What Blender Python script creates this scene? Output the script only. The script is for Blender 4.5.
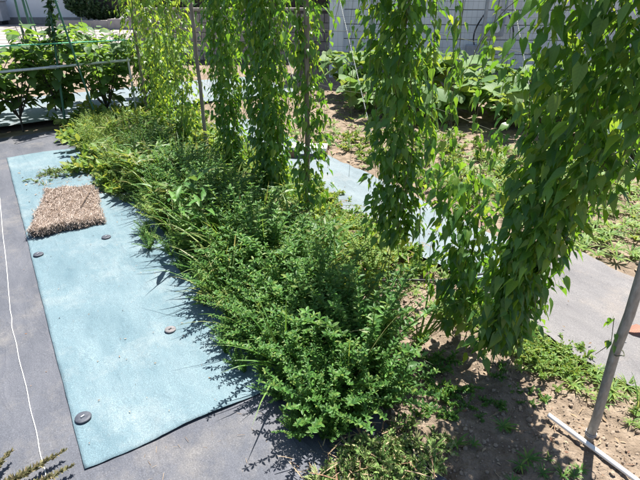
import bpy, math, random
import numpy as np
from mathutils import Vector, Matrix, noise

# ------------------------------------------------------------------ camera, sky, sun, exposure
scene = bpy.context.scene
for o in list(bpy.data.objects):
    bpy.data.objects.remove(o)
C = scene.collection
CAM_H = 1.55
cam_d = bpy.data.cameras.new('camera'); cam = bpy.data.objects.new('camera', cam_d); C.objects.link(cam)
cam.location = (0, 0, CAM_H); cam.rotation_euler = (math.radians(90 - 27), 0, 0)
cam_d.sensor_width = 36; cam_d.lens = 36 * 500 / 640; cam_d.clip_start = 0.05; cam_d.clip_end = 500
scene.camera = cam
SUN_AZ = Vector((0.42, 0.907)).normalized(); SUN_EL = math.radians(67)
w = bpy.data.worlds.new('World'); scene.world = w; w.use_nodes = True
nt = w.node_tree; nt.nodes.clear()
sky = nt.nodes.new('ShaderNodeTexSky'); sky.sky_type = 'NISHITA'; sky.sun_disc = False
sky.sun_elevation = SUN_EL; sky.sun_rotation = math.atan2(SUN_AZ.x, SUN_AZ.y)
bg = nt.nodes.new('ShaderNodeBackground'); bg.inputs['Strength'].default_value = 0.064
wo = nt.nodes.new('ShaderNodeOutputWorld')
nt.links.new(sky.outputs[0], bg.inputs[0]); nt.links.new(bg.outputs[0], wo.inputs[0])
sd = bpy.data.lights.new('sun', 'SUN'); sun = bpy.data.objects.new('sun', sd); C.objects.link(sun)
sd.energy = 5.0; sd.angle = math.radians(0.5); sd.color = (1.0, 0.95, 0.87)
S = Vector((SUN_AZ.x * math.cos(SUN_EL), SUN_AZ.y * math.cos(SUN_EL), math.sin(SUN_EL)))
sun.rotation_euler = S.to_track_quat('Z', 'Y').to_euler(); sun.location = (3, 6, 12)
vs = scene.view_settings
vs.view_transform = 'Standard'; vs.look = 'None'; vs.gamma = 1; vs.exposure = 1.4; vs.use_curve_mapping = False

rng = np.random.default_rng(7)
random.seed(7)

# ------------------------------------------------------------------ the row's own frame: u along the trellis, n across it
P0 = np.array([1.03, 1.36]); DU = np.array([-0.536, 0.844]); DN = np.array([0.844, 0.536])
ROW_ANG = math.atan2(DU[1], DU[0])
def R(u, n, z=0.0):
    q = P0 + DU * u + DN * n
    return Vector((float(q[0]), float(q[1]), float(z)))
def R_arr(u, n, z):
    u = np.asarray(u); n = np.asarray(n)
    q = P0[None] + DU[None] * u[:, None] + DN[None] * n[:, None]
    return np.column_stack([q, np.broadcast_to(z, u.shape)])

# ------------------------------------------------------------------ materials
def new_mat(name):
    m = bpy.data.materials.new(name); m.use_nodes = True
    n = m.node_tree.nodes; l = m.node_tree.links
    return m, n, l, n['Principled BSDF']
def ramp(n, stops):
    r = n.new('ShaderNodeValToRGB'); e = r.color_ramp.elements
    while len(e) < len(stops): e.new(0.5)
    for i, (p, c) in enumerate(stops):
        e[i].position = p; e[i].color = (*c, 1)
    return r
def surf(name, stops, scale=8, rough=0.8, bump=0.0, bscale=60, detail=6, metal=0.0, spec=0.3, coord='Object', bdist=0.01, stretch=None):
    m, n, l, b = new_mat(name)
    tc = n.new('ShaderNodeTexCoord'); src = tc.outputs[coord]
    if stretch:
        mp = n.new('ShaderNodeMapping'); mp.inputs['Scale'].default_value = stretch
        l.new(src, mp.inputs[0]); src = mp.outputs[0]
    nz = n.new('ShaderNodeTexNoise'); nz.inputs['Scale'].default_value = scale; nz.inputs['Detail'].default_value = detail
    nz.inputs['Roughness'].default_value = 0.62
    l.new(src, nz.inputs['Vector'])
    r = ramp(n, stops); l.new(nz.outputs['Fac'], r.inputs[0]); l.new(r.outputs[0], b.inputs['Base Color'])
    b.inputs['Roughness'].default_value = rough; b.inputs['Metallic'].default_value = metal
    b.inputs['Specular IOR Level'].default_value = spec
    if bump:
        n2 = n.new('ShaderNodeTexNoise'); n2.inputs['Scale'].default_value = bscale; n2.inputs['Detail'].default_value = 5
        l.new(src, n2.inputs['Vector'])
        bp = n.new('ShaderNodeBump'); bp.inputs['Strength'].default_value = bump; bp.inputs['Distance'].default_value = bdist
        l.new(n2.outputs['Fac'], bp.inputs['Height']); l.new(bp.outputs[0], b.inputs['Normal'])
    return m
def leaf_mat(name, cols, trans, fac=0.4, rough=0.45, spec=0.35):
    """leaf: per-leaf colour from a ramp, some light let through the blade"""
    m, n, l, b = new_mat(name)
    oi = n.new('ShaderNodeObjectInfo'); ge = n.new('ShaderNodeNewGeometry')
    ad = n.new('ShaderNodeMath'); ad.operation = 'ADD'
    l.new(oi.outputs['Random'], ad.inputs[0]); l.new(ge.outputs['Random Per Island'], ad.inputs[1])
    fr = n.new('ShaderNodeMath'); fr.operation = 'FRACT'; l.new(ad.outputs[0], fr.inputs[0])
    k = len(cols)
    r = ramp(n, [(i / (k - 1), c) for i, c in enumerate(cols)]); l.new(fr.outputs[0], r.inputs[0])
    rt = ramp(n, [(i / (len(trans) - 1), c) for i, c in enumerate(trans)]); l.new(fr.outputs[0], rt.inputs[0])
    tc = n.new('ShaderNodeTexCoord'); nz = n.new('ShaderNodeTexNoise'); nz.inputs['Scale'].default_value = 45
    l.new(tc.outputs['Object'], nz.inputs['Vector'])
    mr = n.new('ShaderNodeMapRange'); mr.inputs['To Min'].default_value = 0.78; mr.inputs['To Max'].default_value = 1.22
    l.new(nz.outputs['Fac'], mr.inputs['Value'])
    at = n.new('ShaderNodeAttribute'); at.attribute_name = 'leaf_co'
    sx = n.new('ShaderNodeSeparateXYZ'); l.new(at.outputs['Vector'], sx.inputs[0])
    def mth(op, a_, b_=None, c_=None):
        q = n.new('ShaderNodeMath'); q.operation = op
        for i_, v_ in enumerate((a_, b_, c_)):
            if v_ is None: continue
            if isinstance(v_, (int, float)): q.inputs[i_].default_value = v_
            else: l.new(v_, q.inputs[i_])
        return q.outputs[0]
    ax = mth('ABSOLUTE', sx.outputs[0])
    rib = mth('SUBTRACT', 1.0, mth('SMOOTH_MIN', mth('DIVIDE', ax, 0.03), 1.0, 0.2))        # pale midrib
    vn = mth('SINE', mth('MULTIPLY', mth('SUBTRACT', sx.outputs[1], mth('MULTIPLY', ax, 0.9)), 46.0))   # side veins
    vmul = mth('ADD', mth('MULTIPLY_ADD', rib, 0.35, 0.95), mth('MULTIPLY', vn, 0.12))
    val = mth('MULTIPLY', mr.outputs[0], vmul)
    hs = n.new('ShaderNodeHueSaturation'); l.new(val, hs.inputs['Value']); l.new(r.outputs[0], hs.inputs['Color'])
    l.new(hs.outputs[0], b.inputs['Base Color'])
    b.inputs['Roughness'].default_value = rough; b.inputs['Specular IOR Level'].default_value = spec
    t = n.new('ShaderNodeBsdfTranslucent'); l.new(rt.outputs[0], t.inputs[0])
    mx = n.new('ShaderNodeMixShader'); mx.inputs[0].default_value = fac
    out = n['Material Output']
    l.new(b.outputs[0], mx.inputs[1]); l.new(t.outputs[0], mx.inputs[2]); l.new(mx.outputs[0], out.inputs['Surface'])
    return m
def fabric_mat(name, c_dark, c_mid, c_lite, dust, weave=260.0, rough=0.75, line=None, spec=0.25):
    """woven plastic ground cover: tape weave, dust and stains in the row's own directions"""
    m, n, l, b = new_mat(name)
    tc = n.new('ShaderNodeTexCoord')
    mp = n.new('ShaderNodeMapping'); mp.inputs['Rotation'].default_value = (0, 0, -ROW_ANG)
    l.new(tc.outputs['Object'], mp.inputs[0])
    st = n.new('ShaderNodeMapping'); st.inputs['Scale'].default_value = (0.35, 1.0, 1.0); l.new(mp.outputs[0], st.inputs[0])
    nz = n.new('ShaderNodeTexNoise'); nz.inputs['Scale'].default_value = 4.5; nz.inputs['Detail'].default_value = 8; nz.inputs['Roughness'].default_value = 0.68
    l.new(st.outputs[0], nz.inputs['Vector'])
    r = ramp(n, [(0.3, c_dark), (0.5, c_mid), (0.72, c_lite)]); l.new(nz.outputs['Fac'], r.inputs[0])
    n3 = n.new('ShaderNodeTexNoise'); n3.inputs['Scale'].default_value = 2.1; n3.inputs['Detail'].default_value = 9; n3.inputs['Roughness'].default_value = 0.75
    l.new(mp.outputs[0], n3.inputs['Vector'])
    r3 = ramp(n, [(0.5, (0, 0, 0)), (0.74, (1, 1, 1))]); l.new(n3.outputs['Fac'], r3.inputs[0])
    mxd = n.new('ShaderNodeMix'); mxd.data_type = 'RGBA'; l.new(r3.outputs[0], mxd.inputs[0]); l.new(r.outputs[0], mxd.inputs[6])
    mxd.inputs[7].default_value = (*dust, 1)
    # fine dirt specks, plus bright specks painted in as sparkle of the weave
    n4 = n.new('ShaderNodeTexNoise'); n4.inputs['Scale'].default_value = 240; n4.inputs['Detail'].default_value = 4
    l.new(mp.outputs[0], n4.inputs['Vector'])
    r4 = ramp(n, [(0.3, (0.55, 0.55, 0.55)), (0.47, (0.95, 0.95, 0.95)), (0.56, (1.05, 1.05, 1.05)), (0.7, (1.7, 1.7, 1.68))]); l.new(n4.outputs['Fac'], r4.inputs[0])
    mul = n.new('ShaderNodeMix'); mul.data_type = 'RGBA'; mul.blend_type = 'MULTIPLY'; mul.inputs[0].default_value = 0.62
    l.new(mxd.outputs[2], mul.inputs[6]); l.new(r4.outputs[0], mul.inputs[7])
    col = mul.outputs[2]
    l.new(col, b.inputs['Base Color'])
    b.inputs['Roughness'].default_value = rough; b.inputs['Specular IOR Level'].default_value = spec
    wv = n.new('ShaderNodeTexChecker'); wv.inputs['Scale'].default_value = weave; l.new(mp.outputs[0], wv.inputs['Vector'])
    n5 = n.new('ShaderNodeTexNoise'); n5.inputs['Scale'].default_value = 30; n5.inputs['Detail'].default_value = 6; l.new(st.outputs[0], n5.inputs['Vector'])
    ad = n.new('ShaderNodeMath'); ad.operation = 'MULTIPLY_ADD'; ad.inputs[1].default_value = 0.12
    l.new(wv.outputs['Fac'], ad.inputs[0]); l.new(n5.outputs['Fac'], ad.inputs[2])
    bp = n.new('ShaderNodeBump'); bp.inputs['Strength'].default_value = 0.5; bp.inputs['Distance'].default_value = 0.008
    l.new(ad.outputs[0], bp.inputs['Height'])
    n6 = n.new('ShaderNodeTexNoise'); n6.inputs['Scale'].default_value = 3.2; n6.inputs['Detail'].default_value = 3; n6.inputs['Distortion'].default_value = 0.9
    l.new(st.outputs[0], n6.inputs['Vector'])
    s6 = n.new('ShaderNodeMath'); s6.operation = 'SUBTRACT'; s6.inputs[1].default_value = 0.5; l.new(n6.outputs['Fac'], s6.inputs[0])
    a6 = n.new('ShaderNodeMath'); a6.operation = 'ABSOLUTE'; l.new(s6.outputs[0], a6.inputs[0])
    p6 = n.new('ShaderNodeMath'); p6.operation = 'POWER'; p6.inputs[1].default_value = 0.55; l.new(a6.outputs[0], p6.inputs[0])
    b6 = n.new('ShaderNodeBump'); b6.inputs['Strength'].default_value = 0.22; b6.inputs['Distance'].default_value = 0.05; b6.invert = True
    l.new(p6.outputs[0], b6.inputs['Height']); l.new(bp.outputs[0], b6.inputs['Normal']); l.new(b6.outputs[0], b.inputs['Normal'])
    return m

M = {}
M['soil'] = surf('soil', [(0.25, (0.105, 0.079, 0.057)), (0.5, (0.215, 0.168, 0.126)), (0.75, (0.33, 0.267, 0.207))], scale=14, rough=0.95, bump=0.9, bscale=120, spec=0.1, bdist=0.012)
M['far_soil'] = surf('far_soil', [(0.25, (0.12, 0.09, 0.066)), (0.5, (0.20, 0.157, 0.12)), (0.8, (0.29, 0.235, 0.185))], scale=5, rough=0.95, bump=0.7, bscale=40, spec=0.1)
M['crumb'] = surf('soil_crumb', [(0.3, (0.22, 0.172, 0.13)), (0.6, (0.30, 0.24, 0.185)), (0.85, (0.40, 0.335, 0.275))], scale=9, rough=0.95, spec=0.1)
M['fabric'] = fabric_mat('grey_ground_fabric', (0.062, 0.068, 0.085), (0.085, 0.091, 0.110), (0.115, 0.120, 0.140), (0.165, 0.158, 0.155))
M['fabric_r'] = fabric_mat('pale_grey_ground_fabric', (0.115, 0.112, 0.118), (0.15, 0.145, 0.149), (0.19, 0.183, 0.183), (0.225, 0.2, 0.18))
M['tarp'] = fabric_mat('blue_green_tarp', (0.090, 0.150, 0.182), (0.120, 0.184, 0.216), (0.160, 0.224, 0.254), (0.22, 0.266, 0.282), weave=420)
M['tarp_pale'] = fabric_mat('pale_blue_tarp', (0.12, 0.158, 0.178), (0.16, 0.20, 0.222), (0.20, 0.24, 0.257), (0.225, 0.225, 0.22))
M['string'] = surf('white_string', [(0.3, (0.7, 0.7, 0.68)), (0.7, (0.82, 0.82, 0.8))], rough=0.7)
M['green_string'] = surf('green_string', [(0.3, (0.10, 0.42, 0.25)), (0.7, (0.16, 0.55, 0.34))], rough=0.5)
M['twine'] = surf('dark_twine', [(0.3, (0.06, 0.07, 0.05)), (0.7, (0.14, 0.15, 0.1))], rough=0.8)
M['steel'] = surf('weathered_steel_pipe', [(0.25, (0.20, 0.18, 0.155)), (0.5, (0.30, 0.28, 0.25)), (0.75, (0.40, 0.385, 0.36))], scale=75, rough=0.6, bump=0.35, bscale=130, metal=0.25, spec=0.4, stretch=(1, 1, 0.35))
M['old_pole'] = surf('weathered_wood_pole', [(0.25, (0.12, 0.095, 0.075)), (0.5, (0.20, 0.17, 0.145)), (0.75, (0.30, 0.275, 0.25))], scale=22, rough=0.8, bump=0.5, bscale=90, stretch=(1, 1, 0.2))
M['white_pipe'] = surf('white_plastic_pipe', [(0.3, (0.62, 0.61, 0.59)), (0.55, (0.76, 0.76, 0.75)), (0.8, (0.82, 0.82, 0.82))], scale=18, rough=0.4, spec=0.5)
M['galv'] = surf('pale_galvanised_pipe', [(0.3, (0.42, 0.44, 0.46)), (0.7, (0.62, 0.64, 0.66))], scale=25, rough=0.4, metal=0.4, spec=0.5)
M['stake'] = surf('green_coated_stake', [(0.3, (0.03, 0.11, 0.075)), (0.7, (0.06, 0.18, 0.13))], scale=20, rough=0.45, spec=0.4)
M['wire'] = surf('steel_wire', [(0.3, (0.34, 0.34, 0.36)), (0.7, (0.5, 0.5, 0.52))], rough=0.5, metal=0.3)
M['pin'] = surf('dark_plastic_pin', [(0.3, (0.035, 0.04, 0.055)), (0.7, (0.075, 0.085, 0.105))], scale=40, rough=0.55, bump=0.2)
M['pin_dusty'] = surf('dusty_plastic_pin', [(0.3, (0.12, 0.115, 0.12)), (0.7, (0.2, 0.19, 0.2))], scale=60, rough=0.8, bump=0.3)
M['straw'] = leaf_mat('dry_straw', [(0.17, 0.13, 0.11), (0.34, 0.285, 0.25), (0.55, 0.48, 0.435), (0.27, 0.215, 0.185)], [(0.4, 0.3, 0.2), (0.5, 0.38, 0.26)], fac=0.08, rough=0.8, spec=0.2)
M['straw_base'] = surf('straw_backing', [(0.3, (0.10, 0.07, 0.05)), (0.7, (0.2, 0.15, 0.12))], scale=60, rough=0.95)
M['yam'] = leaf_mat('yam_leaf', [(0.04, 0.115, 0.02), (0.057, 0.148, 0.026), (0.075, 0.18, 0.028), (0.054, 0.138, 0.028), (0.12, 0.215, 0.035)],
                    [(0.13, 0.32, 0.02), (0.2, 0.42, 0.025), (0.3, 0.52, 0.03), (0.2, 0.40, 0.03), (0.55, 0.66, 0.05)], fac=0.38, rough=0.38, spec=0.5)
M['yam_far'] = leaf_mat('yam_leaf_backlit', [(0.05, 0.12, 0.025), (0.075, 0.16, 0.03), (0.10, 0.20, 0.04), (0.14, 0.21, 0.04)],
                    [(0.20, 0.40, 0.03), (0.30, 0.50, 0.045), (0.42, 0.55, 0.05), (0.52, 0.62, 0.06)], fac=0.45, rough=0.4, spec=0.5)  # same yam leaf, backlight on the far vines painted into paler colours
M['stem'] = surf('vine_stem', [(0.3, (0.07, 0.09, 0.03)), (0.7, (0.16, 0.13, 0.06))], scale=30, rough=0.7)
M['weed'] = leaf_mat('weed_leaf', [(0.042, 0.128, 0.026), (0.065, 0.172, 0.033), (0.10, 0.22, 0.038), (0.06, 0.16, 0.038), (0.18, 0.26, 0.05)],
                     [(0.13, 0.30, 0.05), (0.20, 0.38, 0.06), (0.28, 0.44, 0.06), (0.18, 0.33, 0.06), (0.35, 0.4, 0.06)], fac=0.33, rough=0.5)
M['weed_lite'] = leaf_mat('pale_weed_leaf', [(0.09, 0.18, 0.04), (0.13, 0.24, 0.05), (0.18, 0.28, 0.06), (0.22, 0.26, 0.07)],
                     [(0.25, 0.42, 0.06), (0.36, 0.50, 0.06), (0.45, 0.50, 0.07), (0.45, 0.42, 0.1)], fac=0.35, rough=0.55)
M['grass'] = leaf_mat('grass_blade', [(0.05, 0.14, 0.03), (0.08, 0.18, 0.035), (0.13, 0.22, 0.05), (0.25, 0.24, 0.10)],
                     [(0.16, 0.34, 0.04), (0.25, 0.42, 0.05), (0.38, 0.46, 0.07), (0.4, 0.36, 0.12)], fac=0.36, rough=0.45)
M['wilted'] = leaf_mat('wilted_weed_leaf', [(0.09, 0.18, 0.045), (0.14, 0.25, 0.06), (0.22, 0.31, 0.10), (0.36, 0.34, 0.19)],
                     [(0.2, 0.28, 0.08), (0.3, 0.34, 0.12), (0.35, 0.3, 0.14)], fac=0.25, rough=0.7)
M['litter'] = leaf_mat('dry_litter', [(0.14, 0.09, 0.06), (0.26, 0.19, 0.12), (0.40, 0.32, 0.22), (0.22, 0.12, 0.08)], [(0.3, 0.2, 0.1), (0.4, 0.3, 0.18)], fac=0.1, rough=0.9)
M['spiky'] = leaf_mat('dry_spike_leaf', [(0.12, 0.13, 0.06), (0.2, 0.19, 0.1), (0.27, 0.22, 0.13)], [(0.25, 0.25, 0.1), (0.35, 0.3, 0.15)], fac=0.2, rough=0.8)
M['eggplant'] = leaf_mat('eggplant_leaf', [(0.055, 0.115, 0.035), (0.075, 0.15, 0.045), (0.095, 0.18, 0.05), (0.08, 0.15, 0.06)],
                     [(0.2, 0.38, 0.05), (0.28, 0.46, 0.05), (0.36, 0.52, 0.06)], fac=0.36, rough=0.5)
M['dark_stem'] = surf('eggplant_stem', [(0.3, (0.035, 0.03, 0.035)), (0.7, (0.09, 0.08, 0.06))], scale=30, rough=0.7)
M['squash'] = leaf_mat('squash_leaf', [(0.07, 0.145, 0.045), (0.10, 0.19, 0.06), (0.14, 0.225, 0.085)],
                     [(0.22, 0.38, 0.06), (0.32, 0.48, 0.07), (0.45, 0.52, 0.08)], fac=0.32, rough=0.6, spec=0.3)
M['taro'] = leaf_mat('broad_dark_leaf', [(0.025, 0.075, 0.045), (0.04, 0.10, 0.055)], [(0.1, 0.24, 0.05), (0.14, 0.3, 0.05)], fac=0.22, rough=0.4)
M['hedge'] = leaf_mat('hedge_leaf', [(0.018, 0.045, 0.018), (0.028, 0.065, 0.025), (0.04, 0.085, 0.03)], [(0.06, 0.14, 0.03), (0.1, 0.2, 0.04)], fac=0.2, rough=0.5)
M['red_leaf'] = leaf_mat('reddish_dead_leaf', [(0.28, 0.12, 0.08), (0.42, 0.22, 0.16)], [(0.5, 0.2, 0.1), (0.5, 0.25, 0.15)], fac=0.25, rough=0.7)
M['wall_white'] = surf('white_wall_paint', [(0.3, (0.70, 0.71, 0.73)), (0.7, (0.80, 0.81, 0.82))], scale=3, rough=0.6, bump=0.05, bscale=20)
M['cladding'] = surf('weathered_cladding', [(0.25, (0.60, 0.60, 0.60)), (0.45, (0.73, 0.74, 0.75)), (0.7, (0.80, 0.81, 0.82))], scale=2.2, rough=0.55, bump=0.08, bscale=20, stretch=(2.5, 2.5, 0.35))
M['trim'] = surf('white_trim', [(0.3, (0.72, 0.73, 0.74)), (0.7, (0.8, 0.8, 0.8))], scale=4, rough=0.5)
M['plinth'] = surf('grey_plinth', [(0.3, (0.22, 0.22, 0.22)), (0.7, (0.32, 0.31, 0.3))], scale=6, rough=0.9, bump=0.2)
M['block'] = surf('concrete_block', [(0.3, (0.24, 0.225, 0.215)), (0.7, (0.36, 0.34, 0.325))], scale=9, rough=0.9, bump=0.3, bscale=70)
M['mortar'] = surf('mortar', [(0.3, (0.09, 0.085, 0.085)), (0.7, (0.14, 0.13, 0.13))], scale=12, rough=0.95)
M['slab'] = surf('paving_slab', [(0.3, (0.22, 0.20, 0.187)), (0.7, (0.30, 0.278, 0.265))], scale=5, rough=0.9, bump=0.2)
M['concrete'] = surf('old_concrete', [(0.3, (0.27, 0.245, 0.235)), (0.7, (0.40, 0.37, 0.355))], scale=3, rough=0.9, bump=0.25, bscale=25)
M['meter'] = surf('meter_grey', [(0.3, (0.30, 0.32, 0.35)), (0.7, (0.42, 0.44, 0.47))], scale=10, rough=0.5)
M['black'] = surf('black_rubber', [(0.3, (0.012, 0.012, 0.014)), (0.7, (0.03, 0.03, 0.032))], scale=10, rough=0.5)
M['glass'] = surf('dark_glass', [(0.3, (0.03, 0.035, 0.045)), (0.7, (0.05, 0.06, 0.07))], rough=0.08, spec=0.6)
M['lattice'] = surf('blue_white_lattice', [(0.3, (0.55, 0.66, 0.85)), (0.7, (0.7, 0.78, 0.88))], rough=0.5)
M['unit'] = surf('grey_unit', [(0.3, (0.33, 0.35, 0.38)), (0.7, (0.42, 0.44, 0.47))], scale=6, rough=0.5)
M['board'] = surf('white_painted_board', [(0.3, (0.66, 0.63, 0.58)), (0.7, (0.8, 0.78, 0.74))], scale=14, rough=0.7, bump=0.2, stretch=(0.2, 1, 1))
M['brick'] = surf('red_brown_brick', [(0.3, (0.18, 0.10, 0.07)), (0.7, (0.28, 0.17, 0.12))], scale=20, rough=0.9, bump=0.3)

# ------------------------------------------------------------------ mesh helpers
class MB:
    """collects triangles and quads; build() links them as one mesh object"""
    def __init__(self): self.v = []; self.f = []; self.a = []; self.k = 0; self.leafy = False
    def add(self, v, f, a=None):
        v = np.asarray(v, float); f = np.asarray(f, int)
        self.v.append(v)
        if a is None: a = np.full((len(v), 3), 0.07)
        else: self.leafy = True
        self.a.append(np.asarray(a, float))
        if f.shape[1] == 4: f = np.concatenate([f[:, [0, 1, 2]], f[:, [0, 2, 3]]])
        self.f.append(f + self.k); self.k += len(v); return self
    def box(self, c, s, rz=0.0, rx=0.0):
        x, y, z = [a / 2 for a in s]
        v = np.array([[i * x, j * y, k * z] for k in (-1, 1) for j in (-1, 1) for i in (-1, 1)])
        m = np.array(Matrix.Rotation(rz, 3, 'Z') @ Matrix.Rotation(rx, 3, 'X'))
        v = v @ m.T + np.array(c)
        return self.add(v, [[0, 2, 3, 1], [4, 5, 7, 6], [0, 1, 5, 4], [2, 6, 7, 3], [0, 4, 6, 2], [1, 3, 7, 5]])
    def tube(self, pts, r, seg=6, cap=True):
        pts = np.asarray(pts, float); k = len(pts)
        r = np.broadcast_to(np.asarray(r, float), (k,))
        t = np.gradient(pts, axis=0); t /= np.linalg.norm(t, axis=1, keepdims=True) + 1e-9
        up = np.array([0.31, 0.17, 0.93]) if abs(t[:, 2]).mean() < 0.8 else np.array([0.9, 0.3, 0.1])
        a = np.cross(t, up); a /= np.linalg.norm(a, axis=1, keepdims=True) + 1e-9
        b = np.cross(t, a)
        th = np.arange(seg) / seg * 2 * math.pi
        v = pts[:, None] + r[:, None, None] * (np.cos(th)[None, :, None] * a[:, None] + np.sin(th)[None, :, None] * b[:, None])
        v = v.reshape(-1, 3)
        f = []
        for i in range(k - 1):
            for j in range(seg):
                j2 = (j + 1) % seg
                f.append([i * seg + j, i * seg + j2, (i + 1) * seg + j2, (i + 1) * seg + j])
        self.add(v, f)
        if cap:
            for i in (0, k - 1):
                ring = v[i * seg:(i + 1) * seg]
                self.add(np.vstack([ring, pts[i:i + 1]]), [[j, (j + 1) % seg, seg] if i else [(j + 1) % seg, j, seg] for j in range(seg)])
        return self
    def mesh(self, name, mat, smooth=True, origin=None):
        v = np.concatenate(self.v); f = np.concatenate(self.f)
        if origin is not None: v = v - np.array(origin)
        me = bpy.data.meshes.new(name)
        me.vertices.add(len(v)); me.vertices.foreach_set('co', v.astype(np.float32).ravel())
        me.loops.add(f.size); me.loops.foreach_set('vertex_index', f.astype(np.int32).ravel())
        me.polygons.add(len(f)); me.polygons.foreach_set('loop_start', (np.arange(len(f)) * 3).astype(np.int32))
        me.polygons.foreach_set('loop_total', np.full(len(f), 3, np.int32))
        me.polygons.foreach_set('use_smooth', np.full(len(f), smooth, bool))
        me.update(calc_edges=True); me.validate()
        if self.leafy:
            me.attributes.new('leaf_co', 'FLOAT_VECTOR', 'POINT').data.foreach_set('vector', np.concatenate(self.a).astype(np.float32).ravel())
        me.materials.append(mat)
        return me
    def build(self, name, mat, parent=None, smooth=True, origin=None):
        """origin: world point the mesh is measured from; a part's origin is its thing's"""
        if parent is not None and origin is None: origin = parent.location
        me = self.mesh(name, mat, smooth, origin)
        o = bpy.data.objects.new(name, me); C.objects.link(o)
        if parent is not None: o.parent = parent
        elif origin is not None: o.location = origin
        return o
def empty(name, loc):
    o = bpy.data.objects.new(name, None); o.empty_display_size = 0.1; o.location = loc; C.objects.link(o); return o
def tag(o, label=None, cat=None, group=None, kind=None):
    if label: o['label'] = label
    if cat: o['category'] = cat
    if group: o['group'] = group
    if kind: o['kind'] = kind
    return o
def bevel(o, wd, seg=2):
    b = o.modifiers.new('bevel', 'BEVEL'); b.width = wd; b.segments = seg; b.limit_method = 'ANGLE'; return o
def nrm(a): return a / (np.linalg.norm(a, axis=-1, keepdims=True) + 1e-9)
def frames(pos, tip, nor, scale):
    """one 3x4 matrix per leaf: +Y along the blade, +Z its upper face"""
    y = nrm(np.asarray(tip, float)); x = nrm(np.cross(y, nor)); z = np.cross(x, y)
    s = np.broadcast_to(np.asarray(scale, float), (len(y),))[:, None, None]
    A = np.stack([x, y, z], axis=2) * s
    return A, np.asarray(pos, float)
def scatter(mb, tmpl, A, p):
    tv, tf = tmpl; n = len(p)
    if n == 0: return
    v = np.einsum('nij,kj->nki', A, tv) + p[:, None]
    f = tf[None] + (np.arange(n) * len(tv))[:, None, None]
    mb.add(v.reshape(-1, 3), f.reshape(-1, 3), np.tile(tv, (n, 1)))
def blade(L, prof, fold=0.15, curve=0.2, back=0.0, petiole=0.0, wave=0.0, seed=0):
    """a leaf blade; prof: list of (t, half width as a share of L)"""
    r = np.random.default_rng(seed)
    v = []; f = []
    for i, (t, hw) in enumerate(prof):
        y = t * L; z = -curve * L * t * t
        off = -back * L if i == 0 else 0.0
        wv = wave * L * r.uniform(-1, 1, 2)
        if hw < 1e-4: v += [[0, y, z]]
        else: v += [[-hw * L, y + off, z + fold * hw * L + wv[0]], [0, y, z], [hw * L, y + off, z + fold * hw * L + wv[1]]]
    k = len(prof)
    for i in range(k - 1):
        a = 3 * i; b = 3 * (i + 1)
        if prof[i + 1][1] < 1e-4: f += [[a, a + 1, b], [a + 1, a + 2, b]]
        else: f += [[a, a + 1, b + 1], [a, b + 1, b], [a + 1, a + 2, b + 2], [a + 1, b + 2, b + 1]]
    if petiole:
        q = len(v); wd = 0.012 * L + 0.0006
        v += [[-wd, -petiole * L, petiole * L * 0.55], [wd, -petiole * L, petiole * L * 0.55], [wd, 0.02 * L, 0], [-wd, 0.02 * L, 0]]
        f += [[q, q + 1, q + 2], [q, q + 2, q + 3]]
    return np.array(v, float), np.array(f, int)
def rand_unit(n): return nrm(rng.normal(size=(n, 3)))
def fbm(x, y, s, seed=0.0): return noise.fractal(Vector((x * s + seed, y * s - seed, seed * 1.7)), 0.9, 2.0, 4)
def sheet(name, mat, us, ns, zf, warp=None, parent=None):
    """a cloth-like or earth sheet over the row frame, zf(u, n) its height"""
    nu, nn = len(us), len(ns); v = np.empty((nu * nn, 3)); k = 0
    for u in us:
        for n_ in ns:
            uu, nv = (u, n_) if warp is None else warp(u, n_)
            p = R(uu, nv); v[k] = (p.x, p.y, zf(uu, nv)); k += 1
    i = np.arange(nu - 1)[:, None] * nn + np.arange(nn - 1)[None]
    f = np.stack([i, i + 1, i + nn + 1, i + nn], axis=2).reshape(-1, 4)
    mb = MB(); mb.add(v, f[:, ::-1])
    return mb.build(name, mat, parent)

# ------------------------------------------------------------------ the ground
mb = MB(); mb.add([[-150, -60, -0.05], [150, -60, -0.05], [150, 200, -0.05], [-150, 200, -0.05]], [[0, 1, 2, 3]])
tag(mb.build('ground', M['far_soil']), kind='structure')
def soil_z(u, n):
    z = 0.022 * fbm(u, n, 3.0, 2.1) + 0.012 * fbm(u, n, 14.0, 5.5) + 0.007 * fbm(u, n, 36.0, 1.2) + 0.004 * fbm(u, n, 80.0, 4.4) - 0.008
    hu, hn = 0.06, -0.33                                     # the little dibbled hole beside the pipe
    d = math.hypot(u - hu, n - hn)
    z -= 0.06 * math.exp(-(d / 0.017) ** 4)
    return z
def edge_drop(u, n, u0, u1, n0, n1, w_=0.12):
    e = min(u - u0, u1 - u, n - n0, n1 - n)
    return -0.06 * (1 - min(1, max(0, e / w_))) ** 2
tag(sheet('soil', M['soil'], np.arange(-1.2, 2.2, 0.0125), np.arange(-0.78, 0.62, 0.0125),
          lambda u, n: soil_z(u, n) + edge_drop(u, n, -1.2, 2.2, -0.78, 0.62)), kind='structure')
tag(sheet('soil', M['soil'], np.arange(2.0, 8.6, 0.05), np.arange(-1.0, 0.9, 0.05),
          lambda u, n: soil_z(u, n) - 0.012 + edge_drop(u, n, 2.0, 8.6, -1.0, 0.9)), kind='structure')
tag(sheet('soil', M['soil'], np.arange(-1.0, 8.5, 0.045), np.arange(0.75, 4.4, 0.045),
          lambda u, n: soil_z(u, n) - 0.014 + edge_drop(u, n, -1.0, 8.5, 0.75, 4.4)), kind='structure')

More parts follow.
